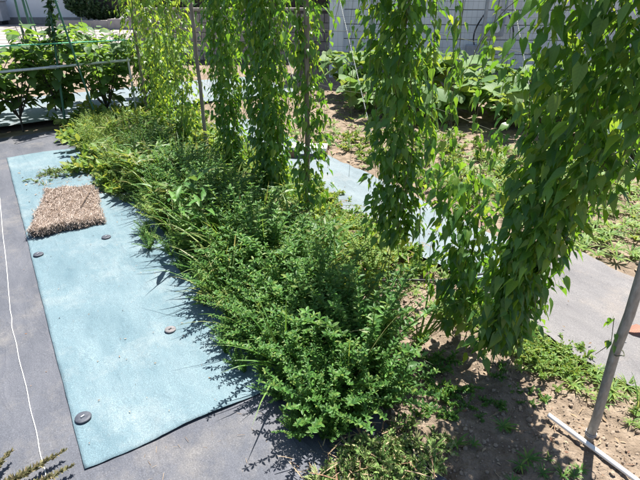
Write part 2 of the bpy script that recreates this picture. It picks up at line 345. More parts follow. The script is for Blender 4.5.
def fab_z(u, n):
    return 0.018 + 0.005 * fbm(u, n, 1.6, 3.3) + 0.004 * fbm(u, n, 6.0, 8.1) + 0.004 * math.sin(9 * n + 2.2 * fbm(u, n, 1.1, 4.0))
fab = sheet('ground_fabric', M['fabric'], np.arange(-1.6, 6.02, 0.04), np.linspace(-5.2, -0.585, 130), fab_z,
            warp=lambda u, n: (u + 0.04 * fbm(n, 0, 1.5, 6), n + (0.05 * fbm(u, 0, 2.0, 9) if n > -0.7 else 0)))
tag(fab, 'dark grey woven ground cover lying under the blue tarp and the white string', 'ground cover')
def tarp_z(u, n):
    e = u - 0.87
    lift = 0.006 * math.exp(-(e / 0.04) ** 2) * max(0, math.sin((n + 1.50) * 6.3)) if -1.5 < n < -1.0 else 0.0
    return fab_z(u, n) + 0.003 + 0.0025 * (1 + fbm(u, n, 2.6, 7.7)) + 0.0015 * (1 + fbm(u, n * 2.5, 11, 0.4)) + lift
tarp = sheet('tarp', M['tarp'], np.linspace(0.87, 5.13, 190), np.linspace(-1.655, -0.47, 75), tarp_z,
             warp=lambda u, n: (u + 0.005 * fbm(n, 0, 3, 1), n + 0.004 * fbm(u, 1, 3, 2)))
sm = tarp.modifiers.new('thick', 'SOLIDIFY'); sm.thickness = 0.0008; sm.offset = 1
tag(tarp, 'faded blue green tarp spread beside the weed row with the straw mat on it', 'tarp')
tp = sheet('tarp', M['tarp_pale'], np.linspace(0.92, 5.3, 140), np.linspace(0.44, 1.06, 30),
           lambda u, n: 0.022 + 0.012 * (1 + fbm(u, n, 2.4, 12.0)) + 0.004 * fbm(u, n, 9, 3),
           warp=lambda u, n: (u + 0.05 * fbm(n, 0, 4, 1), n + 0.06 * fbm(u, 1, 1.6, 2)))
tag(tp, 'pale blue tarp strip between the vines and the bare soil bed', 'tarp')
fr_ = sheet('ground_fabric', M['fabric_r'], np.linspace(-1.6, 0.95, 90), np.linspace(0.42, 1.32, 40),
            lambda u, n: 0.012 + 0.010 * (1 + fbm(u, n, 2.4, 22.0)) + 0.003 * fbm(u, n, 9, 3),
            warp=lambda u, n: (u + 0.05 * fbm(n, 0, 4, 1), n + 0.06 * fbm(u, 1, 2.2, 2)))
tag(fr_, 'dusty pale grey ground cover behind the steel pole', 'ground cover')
# cover strips across the far end of the row, round the eggplants
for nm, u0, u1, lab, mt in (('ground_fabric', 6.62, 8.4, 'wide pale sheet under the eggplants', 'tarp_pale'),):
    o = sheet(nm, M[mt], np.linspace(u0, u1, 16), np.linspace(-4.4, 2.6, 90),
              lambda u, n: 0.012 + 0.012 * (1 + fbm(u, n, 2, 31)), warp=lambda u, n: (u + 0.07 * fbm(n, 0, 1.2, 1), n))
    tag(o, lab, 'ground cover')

# crumbs of soil and litter
import bmesh
_b = bmesh.new(); bmesh.ops.create_icosphere(_b, subdivisions=1, radius=1.0); _b.verts.ensure_lookup_table()
ICO = (np.array([v.co[:] for v in _b.verts]) * (1 + 0.28 * np.random.default_rng(3).uniform(-1, 1, (len(_b.verts), 1))), np.array([[v.index for v in f_.verts] for f_ in _b.faces])); _b.free()
mb = MB()
for (cnt, u0, u1, n0, n1, s0, s1) in ((4200, -0.6, 1.7, -0.72, 0.5, 0.0015, 0.006), (1200, 0, 7, 1.2, 3.4, 0.005, 0.018), (420, -0.5, 1.7, -0.7, 0.45, 0.006, 0.013)):
    u = rng.uniform(u0, u1, cnt); n = rng.uniform(n0, n1, cnt)
    p = R_arr(u, n, 0.0)
    p[:, 2] = [soil_z(a, b) - (0.014 if b > 0.75 else 0) + 0.002 for a, b in zip(u, n)]
    A, p = frames(p, rand_unit(cnt), rand_unit(cnt), rng.uniform(s0, s1, cnt)); scatter(mb, ICO, A, p)
tag(mb.build('soil_crumbs', M['crumb'], smooth=False), 'loose crumbs of dry soil scattered over the beds', 'soil crumbs', kind='stuff')
FLAKE = blade(1.0, [(0, .06), (.3, .2), (.7, .16), (1, 0)], fold=0.3, curve=0.25)
STICK = blade(1.0, [(0, .022), (.5, .03), (1, .02)], fold=0.8, curve=0.1)
mb = MB()
def litter(cnt, u0, u1, n0, n1, z, s0, s1, tm):
    u = rng.uniform(u0, u1, cnt); n = rng.uniform(n0, n1, cnt)
    p = R_arr(u, n, 0.0); p[:, 2] = [z(a, b) + 0.004 for a, b in zip(u, n)]
    t = rand_unit(cnt); t[:, 2] *= 0.2
    nz = rand_unit(cnt) * 0.4 + np.array([0, 0, 1])
    A, p = frames(p, t, nz, rng.uniform(s0, s1, cnt)); scatter(mb, tm, A, p)
litter(500, -0.6, 1.8, -0.75, 0.45, soil_z, 0.012, 0.035, FLAKE)
litter(350, -0.6, 1.8, -0.75, 0.45, soil_z, 0.02, 0.07, STICK)
litter(900, 0.3, 6.5, 1.05, 3.2, lambda a, b: soil_z(a, b) - 0.01, 0.02, 0.06, FLAKE)
litter(150, 0.9, 5.1, -1.64, -0.9, lambda a, b: tarp_z(a, b) + 0.002, 0.004, 0.013, FLAKE)
litter(140, -0.3, 5.5, -2.6, -1.7, fab_z, 0.004, 0.012, FLAKE)
litter(90, 0.2, 0.85, -1.6, -0.75, fab_z, 0.006, 0.03, STICK)
litter(120, -0.5, 5, 0.5, 1.1, lambda a, b: 0.036, 0.006, 0.022, FLAKE)
litter(420, 1.3, 6.2, -0.3, 0.5, lambda a, b: 0.03 + 0.1 * random.random(), 0.03, 0.12, STICK)
litter(300, 1.3, 6.2, -0.3, 0.5, lambda a, b: 0.02 + 0.08 * random.random(), 0.015, 0.04, FLAKE)
litter(120, 4.0, 4.6, -1.5, -0.9, lambda a, b: tarp_z(a, b) + 0.004, 0.02, 0.07, STICK)
litter(90, 3.4, 4.6, -1.6, -0.9, lambda a, b: tarp_z(a, b) + 0.003, 0.01, 0.03, FLAKE)
litter(110, 0.2, 0.5, -1.05, -0.6, lambda a, b: 0.045, 0.03, 0.10, STICK)
tag(mb.build('dry_litter', M['litter'], smooth=False), 'dry leaf and straw bits strewn on soil and sheets', 'litter', kind='stuff')

# ------------------------------------------------------------------ far setting: paved yard, buildings, walls, hedge
yard = tag(MB().add([[-24, 13.6, -0.03], [-4.6, 13.6, -0.03], [-4.6, 24, -0.03], [-24, 24, -0.03]], [[0, 1, 2, 3]]).build('paved_yard', M['mortar'], origin=(-14, 18, -0.03)), kind='structure')
slab_me = []
for k in range(3):
    slab_me.append(MB().box((0, 0, 0), (1.06 + 0.03 * k, 0.95, 0.05)).mesh('slab', M['slab'], False))
for j in range(10):
    for i in range(16):
        x = -23 + i * 1.2 + (0.6 if j % 2 else 0); y = 14.2 + j * 1.02
        if x > -5.4: continue
        o = bpy.data.objects.new('slab', slab_me[(i * 7 + j * 3) % 3]); C.objects.link(o); o.parent = yard
        o.location = (x + 14 + random.uniform(-.02, .02), y - 18 + random.uniform(-.02, .02), 0.025 + random.uniform(0, 0.012)); o.rotation_euler.z = random.uniform(-.01, .01)

# white house across the yard
b1 = tag(empty('house', (-13, 24.4, 0)), 'white rendered house across the paved yard with a latticed window', 'house')
MB().box((-14.2, 27.4, 2.1), (9.6, 6, 4.2)).build('wall', M['wall_white'], b1, smooth=False)
MB().box((-14.2, 24.37, 0.14), (9.66, 0.1, 0.28)).build('plinth', M['plinth'], b1, smooth=False)
mb = MB().add([[-19.4, 24.0, 4.2], [-9.0, 24.0, 4.2], [-9.0, 30.8, 4.2], [-19.4, 30.8, 4.2], [-17, 27.4, 5.8], [-11.4, 27.4, 5.8]], [[0, 1, 5, 4], [2, 3, 4, 5]]).add([[-19.4, 24.0, 4.2], [-9.0, 24.0, 4.2], [-9.0, 30.8, 4.2], [-19.4, 30.8, 4.2], [-17, 27.4, 5.8], [-11.4, 27.4, 5.8]], [[0, 4, 3], [1, 2, 5]])
mb.build('roof', M['plinth'], b1, smooth=False)
wn = MB().box((-15.6, 24.38, 1.65), (1.5, 0.06, 1.3)).build('window', M['glass'], b1, smooth=False)
for q in range(8):
    for sgn in (-1, 1):
        MB().tube([(-15.6 + sgn * 0.7, 24.32 + 0.012 * sgn, 1.05 + q * 0.16), (-15.6 - sgn * 0.7 * 0.2, 24.32 + 0.012 * sgn, 1.05 + min(1.2, q * 0.16 + 0.7))], 0.02, 4).build('lattice_bar', M['lattice'], wn)
MB().box((-15.6, 24.30, 0.94), (1.66, 0.2, 0.07)).build('sill', M['trim'], wn, smooth=False)
w2 = MB().box((-11.0, 24.38, 1.9), (1.5, 0.06, 1.0)).build('window', M['lattice'], b1, smooth=False)
MB().box((-11.0, 24.33, 1.37), (1.62, 0.12, 0.06)).build('sill', M['trim'], w2, smooth=False)
cu = tag(empty('storage_box', (-14.4, 23.6, 0.035)), 'grey outdoor cabinet on dark feet against the white house', 'cabinet')
bevel(MB().box((-14.4, 23.6, 0.56), (1.7, 0.6, 0.76)).build('body', M['unit'], cu, smooth=False), 0.03)
bevel(MB().box((-14.4, 23.58, 0.965), (1.8, 0.7, 0.05)).build('lid', M['unit'], cu, smooth=False), 0.015)
for x in (-15.0, -14.3, -13.75): MB().box((x, 23.6, 0.108), (0.2, 0.5, 0.145)).build('foot', M['black'], cu, smooth=False)

def hedge(name, c, s, cnt, lab, leaf):
    hx = tag(empty(name, (c[0], c[1], c[2] - s[2] / 2)), lab, 'hedge')
    p = rng.normal(size=(cnt, 3)); p = np.sign(p) * np.abs(nrm(p)) ** 0.45      # boxy, rounded corners
    p *= (1 - 0.12 * rng.random((cnt, 1))) * np.array(s)[None] / 2
    lump = np.array([1 + 0.07 * noise.noise(Vector(q) * 1.6) for q in p]); p *= lump[:, None]
    nz = nrm(p / (np.array(s) ** 2)) + 0.6 * rand_unit(cnt)
    A, q = frames(p + np.array(c), rand_unit(cnt), nz, leaf * rng.uniform(0.7, 1.3, cnt))
    m_ = MB(); scatter(m_, FLAKE_W, A, q)
    tag(m_.build('foliage', M['hedge'], hx, smooth=False), kind='stuff')
    g = MB()
    for k in range(5):
        g.box((c[0] + (k - 2) * s[0] * 0.19, c[1], c[2] - 0.02), (s[0] * 0.19 if abs(k - 2) < 2 else s[0] * 0.1, s[1] * 0.55, s[2] * 0.6))
    g.build('branches', M['dark_stem'], hx, smooth=False)
FLAKE_W = blade(1.0, [(0, .1), (.35, .34), (.7, .26), (1, 0)], fold=0.25, curve=0.2)
hedge('hedge', (-7.9, 22.6, 1.3), (4.6, 2.0, 1.95), 14000, 'dark clipped hedge above the low concrete wall', 0.13)
hedge('hedge', (-1.6, 15.6, 1.2), (6.6, 1.6, 1.9), 12000, 'dark hedge rising behind the grey block wall', 0.12)
kw = MB()
for i, (x0, x1, h) in enumerate(((-10.4, -8.2, 0.36), (-8.19, -6.2, 0.42), (-6.19, -3.9, 0.46))):
    kw.box(((x0 + x1) / 2, 21.4 - 0.35 * i, h / 2 - 0.03), (x1 - x0, 0.35, h), rz=-0.12)
bevel(tag(kw.build('low_wall', M['concrete'], smooth=False), 'low sloping concrete wall below the clipped hedge', 'wall'), 0.02)

bw = tag(empty('block_wall', (-1.9, 12.2, -0.05)), 'grey concrete block wall between the hedge and the white building', 'wall')
MB().box((-1.9, 12.3, 0.5), (4.5, 0.11, 1.1)).build('core', M['mortar'], bw, smooth=False)
bm_ = MB().box((0, 0, 0), (0.385, 0.15, 0.182)).mesh('block', M['block'], False)
for j in range(5):
    for i in range(12):
        x = -1.9 - 2.2 + i * 0.4 + (0.2 if j % 2 else 0)
        if x > 0.31: continue
        o = bpy.data.objects.new('block', bm_); C.objects.link(o); o.parent = bw
        o.location = (x + 1.9, 0.1 + random.uniform(-.004, .004), 0.06 + 0.095 + j * 0.197)
MB().box((-1.9, 12.3, 1.075), (4.5, 0.2, 0.05)).build('coping', M['concrete'], bw, smooth=False)

# white building on the right
bA = np.array([0.2, 10.15]); bD = nrm(np.array([1.0, -0.10])); bN = np.array([bD[1], -bD[0]])   # bN points to the camera
bang = math.atan2(bD[1], bD[0])
def B(s, out, z): q = bA + bD * s + bN * out; return (q[0], q[1], z)
wb = tag(empty('white_building', B(4.5, 0, -0.05)), 'white clad building behind the mesh fence and squash plants', 'building')
MB().box(B(4.6, -2.0, 1.6), (9.2, 3.9, 3.3), rz=bang).build('wall', M['plinth'], wb, smooth=False)
for j in range(12):
    bevel(MB().box(B(4.6, -0.02, 0.28 + j * 0.25), (9.0, 0.06, 0.238), rz=bang).build('siding_board', M['cladding'], wb, smooth=False), 0.006, 1)
MB().box(B(0.12, 0.05, 1.6), (0.26, 0.2, 3.3), rz=bang).build('corner_trim', M['trim'], wb, smooth=False)
MB().box(B(4.6, 0.02, 0.07), (9.1, 0.08, 0.19), rz=bang).build('plinth', M['plinth'], wb, smooth=False)
MB().box(B(4.6, -2.0, 3.3), (9.8, 4.6, 0.16), rz=bang).build('roof', M['plinth'], wb, smooth=False)

mf = tag(empty('mesh_fence', B(4.6, 0.55, -0.05)), 'wire mesh fence standing in front of the white building', 'fence')
mb = MB()
for s in np.arange(0.0, 9.0, 0.088): mb.tube([B(s, 0.55, 0.02), B(s, 0.55, 1.42)], 0.0023, 4, cap=False)
for z in np.arange(0.08, 1.45, 0.245): mb.tube([B(0, 0.543, z), B(9, 0.543, z)], 0.0028, 4, cap=False)
tag(mb.build('wire_mesh', M['wire'], mf), kind='stuff')
for s in (0.75, 2.7, 4.7, 6.7, 8.7):
    po = MB().tube([B(s, 0.5, -0.05), B(s, 0.5, 1.5)], 0.03, 8).build('post', M['meter'], mf)
# meter with its pipes and hoses
me_ = tag(empty('utility_meter', B(2.95, 0.02, 0.55)), 'grey utility meter with pipe and black hoses on the white wall', 'meter')
bevel(MB().box(B(2.95, 0.11, 0.84), (0.34, 0.16, 0.22), rz=bang).build('body', M['meter'], me_, smooth=False), 0.015)
MB().tube([B(2.98, 0.192, 0.86), B(2.98, 0.215, 0.86)], 0.07, 14).build('dial', M['trim'], me_)
MB().tube([B(3.0, 0.09, 0.95), B(3.0, 0.09, 2.9)], 0.035, 8).build('pipe', M['galv'], me_)
MB().tube([B(3.12, 0.09, 0.95), B(3.12, 0.09, 1.6), B(3.12, 0.05, 1.66)], 0.022, 8).build('pipe', M['meter'], me_)
for s0, sg in ((2.72, -1), (3.2, 1)):
    t = np.linspace(0, 1, 16)
    MB().tube([B(s0 + sg * 0.13 * math.sin(a * 3.1) - sg * 0.05 * (1 - a), 0.14, 1.12 - 0.72 * a) for a in t], 0.013, 6).build('hose', M['black'], me_)
bevel(MB().box(B(2.75, 0.13, 0.42), (0.5, 0.2, 0.32), rz=bang).build('lower_box', M['meter'], me_, smooth=False), 0.015)

# ------------------------------------------------------------------ trellis
def pole(name, base, top, r, mat, lab, cat, group=None, nodes=0):
    e = tag(empty(name, base), lab, cat, group)
    base = Vector(base); top = Vector(top)
    L = (top - base).length; k = 14
    pts = [tuple(base.lerp(top, i / k) + Vector((0.003 * math.sin(i * 1.7), 0.003 * math.cos(i * 2.3), 0))) for i in range(k + 1)]
    MB().tube(pts, r, 12).build('shaft', mat, e)
    return e
pR = pole('trellis_pole', R(0, 0, -0.05), R(0.03, -0.01, 2.15), 0.0165, M['steel'], 'speckled grey steel trellis pole tied to the white ground pipe', 'pole', 'trellis poles')
tie = MB(); t = np.linspace(0, 2 * math.pi * 2.5, 50)
c0 = R(0.0, 0, 0)
tie.tube([(c0.x + 0.0185 * math.cos(a), c0.y + 0.0185 * math.sin(a), 0.022 + 0.008 * a / 6) for a in t], 0.0016, 4).build('wire_tie', M['wire'], pR)
tie = MB().tube([(c0.x + 0.0182 * math.cos(a), c0.y + 0.0182 * math.sin(a), 0.42 + 0.004 * math.sin(3 * a)) for a in t], 0.002, 4).build('wire_tie', M['twine'], pR)
pole('trellis_pole', R(2.08, 0, -0.05), R(2.06, 0, 2.15), 0.0165, M['old_pole'], 'weathered trellis pole wrapped by a thin vine, between two dense vines', 'pole', 'trellis poles')
pole('trellis_pole', R(3.95, 0, -0.05), R(4.0, 0, 2.15), 0.0165, M['old_pole'], 'bare weathered trellis pole standing in brown dead weeds', 'pole', 'trellis poles')
pole('trellis_pole', R(6.05, 0, -0.05), R(6.1, 0, 2.15), 0.0165, M['old_pole'], 'weathered trellis pole at the eggplant end of the vine row', 'pole', 'trellis poles')
tag(MB().tube([R(-0.25, -0.03, 2.09), R(3, -0.032, 2.085), R(6.5, -0.03, 2.09)], 0.0125, 8).build('trellis_rail', M['galv'], origin=R(3, 0, 2.09)), 'thin pipe rail along the top of the vine trellis', 'rail')
net = tag(empty('trellis_net', R(3, 0.02, 0.0)), 'dark twine netting the vines climb on', 'net')
for u in np.arange(0.44, 6.3, 0.24):
    MB().tube([R(u + 0.02 * math.sin(k * 2 + u * 9), 0.02 + 0.012 * math.sin(k + u * 5), 0.55 + k * 0.255) for k in range(7)], 0.0011, 3, cap=False).build('strand', M['twine'], net)
for z in np.arange(0.75, 2.1, 0.3):
    MB().tube([R(u, 0.021 + 0.01 * math.sin(u * 7), z - 0.02 * math.sin(u * 4.1)) for u in np.arange(0, 6.4, 0.15)], 0.0011, 3, cap=False).build('strand', M['twine'], net)
def twist(p0, p1, r, turns):
    p0 = np.array(p0); p1 = np.array(p1); ax = nrm(p1 - p0); a = nrm(np.cross(ax, [0.3, 0.2, 0.9])); b = np.cross(ax, a)
    k = int(turns * 8); t = np.linspace(0, 1, k + 1)
    m_ = MB()
    for ph in (0, math.pi):
        m_.tube([p0 + (p1 - p0) * s + r * (math.cos(s * turns * 6.283 + ph) * a + math.sin(s * turns * 6.283 + ph) * b) for s in t], r * 0.95, 4, cap=False)
    return m_
for (a, b, lab) in ((R(0.98, 0.06, 2.06), R(0.40, 0.12, 0.72), 'white twisted guy rope slanting through the vine next to the steel pole'),
                    (R(2.1, 0.05, 2.06), R(1.42, 0.12, 0.5), 'white twisted guy rope slanting through the broad dense vine'),
                    (R(2.95, 0.05, 2.06), R(2.15, 0.12, 0.5), 'white twisted guy rope slanting toward the vine wrapped pole')):
    tag(twist(a, b, 0.0013, 90).build('guy_rope', M['string'], origin=a), lab, 'rope', 'guy ropes in the trellis')
# white pipe lying along the row, its far end just past the steel pole
wp = tag(empty('ground_pipe', R(0.14, -0.045, 0.015)), 'white plastic pipe lying on the soil at the steel pole foot', 'pipe')
MB().tube([R(0.15, -0.043, 0.020), R(-0.6, -0.046, 0.018), R(-1.5, -0.05, 0.018)], 0.0095, 14, cap=False).build('tube', M['white_pipe'], wp)
MB().tube([R(0.15, -0.043, 0.020), R(-0.1, -0.044, 0.020)], 0.007, 12).build('bore', M['black'], wp)

# ------------------------------------------------------------------ yam vines
YAM_PROF = [(0, .15), (.06, .235), (.18, .265), (.36, .215), (.58, .14), (.8, .06), (1.0, 0)]
YAM = [blade(1.0, YAM_PROF, fold=f, curve=c, back=0.13, petiole=0.32, wave=0.03, seed=s) for s, (f, c) in enumerate(((0.25, 0.12), (0.45, 0.28), (0.1, 0.22), (0.6, 0.1)))]
def leaf_meshes(tm, mat, name='leaf'):
    r = []
    for v, f in tm:
        m_ = MB().add(v, f, v); r.append(m_.mesh(name, mat))
    return r
YAM_ME = leaf_meshes(YAM, M['yam'])
def place_leaves(parent, tm, tm_me, mat, A, p, n_obj, near, name='leaf'):
    """the n_obj leaves nearest to the viewer's side are objects, the rest one joined part"""
    loc = np.array(parent.location); k = len(p)
    order = np.argsort(near)
    var = rng.integers(0, len(tm), k)
    for i in order[:n_obj]:
        o = bpy.data.objects.new(name, tm_me[var[i]]); C.objects.link(o); o.parent = parent
        m4 = np.eye(4); m4[:3, :3] = A[i]; m4[:3, 3] = p[i] - loc
        o.matrix_local = Matrix(m4.tolist())
    rest = order[n_obj:]
    if len(rest):
        m_ = MB()
        for v_ in range(len(tm)):
            s = rest[var[rest] == v_]
            scatter(m_, tm[v_], A[s], p[s])
        tag(m_.build('leaves', mat, parent), kind='stuff')
def vine(profile, count, depth, lab, n_obj, leaf=0.078, mat='yam', shoots=(), n0=0.0, nst=7, clump=0.75):
    """profile: (z, u centre, half width) from the ground up"""
    pz, pu, pw = [np.array(a, float) for a in zip(*profile)]
    e = tag(empty('yam_vine', R(pu[0], n0, 0.0)), lab, 'vine', 'yam vines on the trellis')
    st = MB(); P = []; W = []
    zmax = pz[-1]
    for s in range(nst):
        a = (s + 0.5) / nst * 2 - 1 + rng.normal() * 0.1; ph = rng.random() * 6; dn = rng.normal() * depth * 0.6
        zs = np.linspace(0.0 if s < 3 else pz[0] + 0.1 * rng.random(), zmax, 26)
        k = np.interp(zs, pz, pw)
        us = np.interp(zs, pz, pu) + a * k * 0.8 + 0.025 * np.sin(zs * 7 + ph)
        nn = n0 + dn + 0.03 * np.cos(zs * 7 + ph)
        pts = R_arr(us, nn, 0.0); pts[:, 2] = zs
        st.tube(pts, 0.0022 if s < 3 else 0.0015, 4, cap=False)
        P.append(pts[zs >= pz[0] - 0.02]); W.append(1.0)
    # leaves in pairs at the nodes of the strands
    pos = []; tipd = []; nor = []
    cz = rng.random(count) ** 1.0
    zs = pz[0] + (zmax - pz[0]) * cz
    k = np.interp(zs, pz, pw); uc = np.interp(zs, pz, pu)
    # clumps: leaves gather on the strands, gaps between
    a = rng.integers(0, nst, count); off = ((a + 0.5) / nst * 2 - 1) * 0.85 + rng.normal(size=count) * (0.45 * (1.35 - clump) + 0.1)
    us = uc + np.clip(off, -1.15, 1.15) * k
    nn = n0 + rng.normal(size=count) * depth
    pos = R_arr(us, nn, 0.0); pos[:, 2] = zs
    ang = rng.random(count) * 2 * math.pi
    out = np.column_stack([np.cos(ang), np.sin(ang), np.zeros(count)])
    side = np.sign(nn - n0)[:, None] * np.array([DN[0], DN[1], 0])[None]
    out = nrm(out + 0.9 * side)
    pos = pos + out * 0.025
    tip = out * rng.uniform(0.2, 1.6, (count, 1)) + np.array([0, 0, -1.0]) + 0.4 * rand_unit(count)
    nor = out + np.array([0, 0, 0.8]) + 0.7 * rand_unit(count)
    sc = leaf * rng.choice([0.4, 0.6, 0.85, 1.0, 1.2, 1.45], count, p=[.1, .2, .25, .22, .16, .07])
    A, p = frames(pos, tip, nor, sc)
    for path, cnt in shoots:                       # loose shoots: paths in (u, n, z)
        q = np.array([R(*c) for c in path]); t = np.linspace(0, len(q) - 1, 18)
        pts = np.column_stack([np.interp(t, np.arange(len(q)), q[:, i]) for i in range(3)])
        pts[1:-1] = (pts[:-2] + pts[1:-1] * 2 + pts[2:]) / 4
        st.tube(pts, np.linspace(0.0018, 0.001, 18), 4, cap=False)
        tt = rng.uniform(1, 17, cnt); pp = np.column_stack([np.interp(tt, np.arange(18), pts[:, i]) for i in range(3)])
        og = nrm(np.column_stack([rng.normal(size=(cnt, 2)), np.zeros(cnt)]))
        A2, p2 = frames(pp + og * 0.015, og * 0.5 + np.array([0, 0, -0.9]), og + np.array([0, 0, 0.5]) + 0.4 * rand_unit(cnt), leaf * rng.uniform(0.45, 0.95, cnt))
        A = np.concatenate([A, A2]); p = np.concatenate([p, p2])
    st.build('stems', M['stem'], e)
    near = np.linalg.norm(p - np.array([0, 0, CAM_H]), axis=1) + 10 * (p[:, 2] > 1.75)
    place_leaves(e, YAM, YAM_ME if mat == 'yam' else YAM_FAR_ME, M[mat], A, p, n_obj, near)
    return e
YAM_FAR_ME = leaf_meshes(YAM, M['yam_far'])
# the dense vine next to the steel pole
vine([(0.17, 0.45, 0.04), (0.45, 0.43, 0.07), (0.8, 0.39, 0.13), (1.1, 0.32, 0.22), (1.5, 0.31, 0.27), (2.05, 0.31, 0.28)], 4200, 0.075,
     'dense dark green vine column hanging beside the speckled steel pole', 300, leaf=0.055, nst=5, clump=1.05,
     shoots=[([(0.56, 0, 1.56), (0.68, -.02, 1.48), (0.76, -.04, 1.36), (0.80, -.04, 1.26), (0.86, -.04, 1.2)], 16),
             ([(0.5, 0, 1.2), (0.62, -.03, 1.05), (0.66, -.02, 0.9)], 18), ([(0.2, 0, 1.3), (0.1, -.02, 1.15), (0.06, -.02, 1.0)], 16), ([(0.15, 0, 1.5), (0.04, 0, 1.3), (0.02, -.02, 1.1)], 22),
             ([(0.42, 0, 0.4), (0.36, -.03, 0.25), (0.34, -.02, 0.12)], 14), ([(0.04, -0.02, 0.55), (0.02, -.03, 0.46), (0.05, -.05, 0.40)], 7)])
vine([(0.12, 0.69, 0.05), (0.35, 0.71, 0.09), (0.6, 0.74, 0.11), (0.85, 0.80, 0.09)], 560, 0.05,
     'thin open vine with its leaves gathered low, between the two dense dark vines', 300, leaf=0.058, nst=4,
     shoots=[([(0.82, 0, 0.75), (0.9, 0, 1.1), (0.95, 0.01, 1.5), (0.93, 0.01, 2.05)], 70), ([(0.72, 0, 2.0), (0.7, -.02, 1.6), (0.74, -.03, 1.2), (0.7, -.03, 0.85)], 46), ([(1.05, 0, 1.9), (1.02, -.02, 1.4), (0.98, -.02, 1.0), (0.96, -.02, 0.7)], 60), ([(0.9, 0, 1.5), (0.86, -.03, 1.3), (0.88, -.03, 1.0), (0.9, -.03, 0.8)], 36),
             ([(0.83, 0, 0.7), (0.9, -.03, 0.45), (0.88, -.02, 0.2)], 40), ([(0.66, 0, 0.8), (0.62, -.03, 0.5), (0.63, -.02, 0.25)], 36)])
vine([(0.38, 1.17, 0.06), (0.6, 1.18, 0.10), (0.95, 1.22, 0.12), (1.25, 1.25, 0.14), (1.6, 1.28, 0.15), (2.05, 1.29, 0.15)], 2600, 0.065,
     'broad dense dark green vine column ending high above the weeds', 300, leaf=0.053, nst=5,
     shoots=[([(1.02, 0, 0.6), (0.98, -.02, 0.4), (1.0, -.02, 0.22)], 30), ([(1.3, 0, 0.6), (1.36, -.02, 0.45), (1.38, -.02, 0.3)], 22), ([(1.45, 0, 1.6), (1.6, 0, 1.4), (1.64, -.02, 1.15)], 30), ([(1.45, 0, 1.7), (1.7, -.02, 1.5), (1.78, -.02, 1.3)], 24)])
vine([(0.25, 2.02, 0.04), (0.6, 2.03, 0.06), (0.9, 2.05, 0.05), (1.2, 2.08, 0.06), (1.6, 2.1, 0.07), (2.05, 2.1, 0.11)], 900, 0.055,
     'narrow vine wound round the weathered pole', 280, leaf=0.052, nst=3, shoots=[([(2.0, 0, 1.5), (1.92, -.03, 1.35), (1.9, -.02, 1.1)], 24)])
vine([(0.12, 2.58, 0.12), (0.5, 2.60, 0.15), (0.9, 2.63, 0.25), (1.3, 2.65, 0.27), (1.7, 2.67, 0.28), (2.05, 2.67, 0.28)], 4200, 0.055,
     'widest green vine curtain, between the bare pole and the vine wrapped pole', 300, leaf=0.052, nst=4, clump=1.05,
     shoots=[([(2.36, 0, 1.8), (2.34, -.02, 1.3), (2.37, -.02, 0.6)], 60)])
vine([(0.12, 3.32, 0.09), (0.5, 3.34, 0.11), (1.0, 3.34, 0.2), (1.5, 3.36, 0.21), (2.05, 3.36, 0.22)], 2700, 0.05,
     'upright vine hanging just before the bare weathered pole', 120, leaf=0.052, mat='yam', nst=3, clump=1.05, shoots=[([(3.6, 0, 1.9), (3.65, -.02, 1.3), (3.6, -.02, 0.7)], 60)])
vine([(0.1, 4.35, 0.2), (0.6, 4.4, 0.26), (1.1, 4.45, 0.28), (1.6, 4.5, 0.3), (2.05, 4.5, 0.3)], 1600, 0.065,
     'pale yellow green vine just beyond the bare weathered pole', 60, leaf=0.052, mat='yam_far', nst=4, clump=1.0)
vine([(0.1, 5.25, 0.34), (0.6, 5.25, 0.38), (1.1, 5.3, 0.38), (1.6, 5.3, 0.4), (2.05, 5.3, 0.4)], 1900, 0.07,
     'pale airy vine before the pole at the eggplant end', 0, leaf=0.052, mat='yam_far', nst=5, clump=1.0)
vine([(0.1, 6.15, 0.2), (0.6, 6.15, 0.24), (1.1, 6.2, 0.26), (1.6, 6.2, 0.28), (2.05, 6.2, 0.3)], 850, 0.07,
     'last sparse pale vine of the row on the pole by the eggplants', 0, leaf=0.052, mat='yam_far', nst=4, clump=1.0)

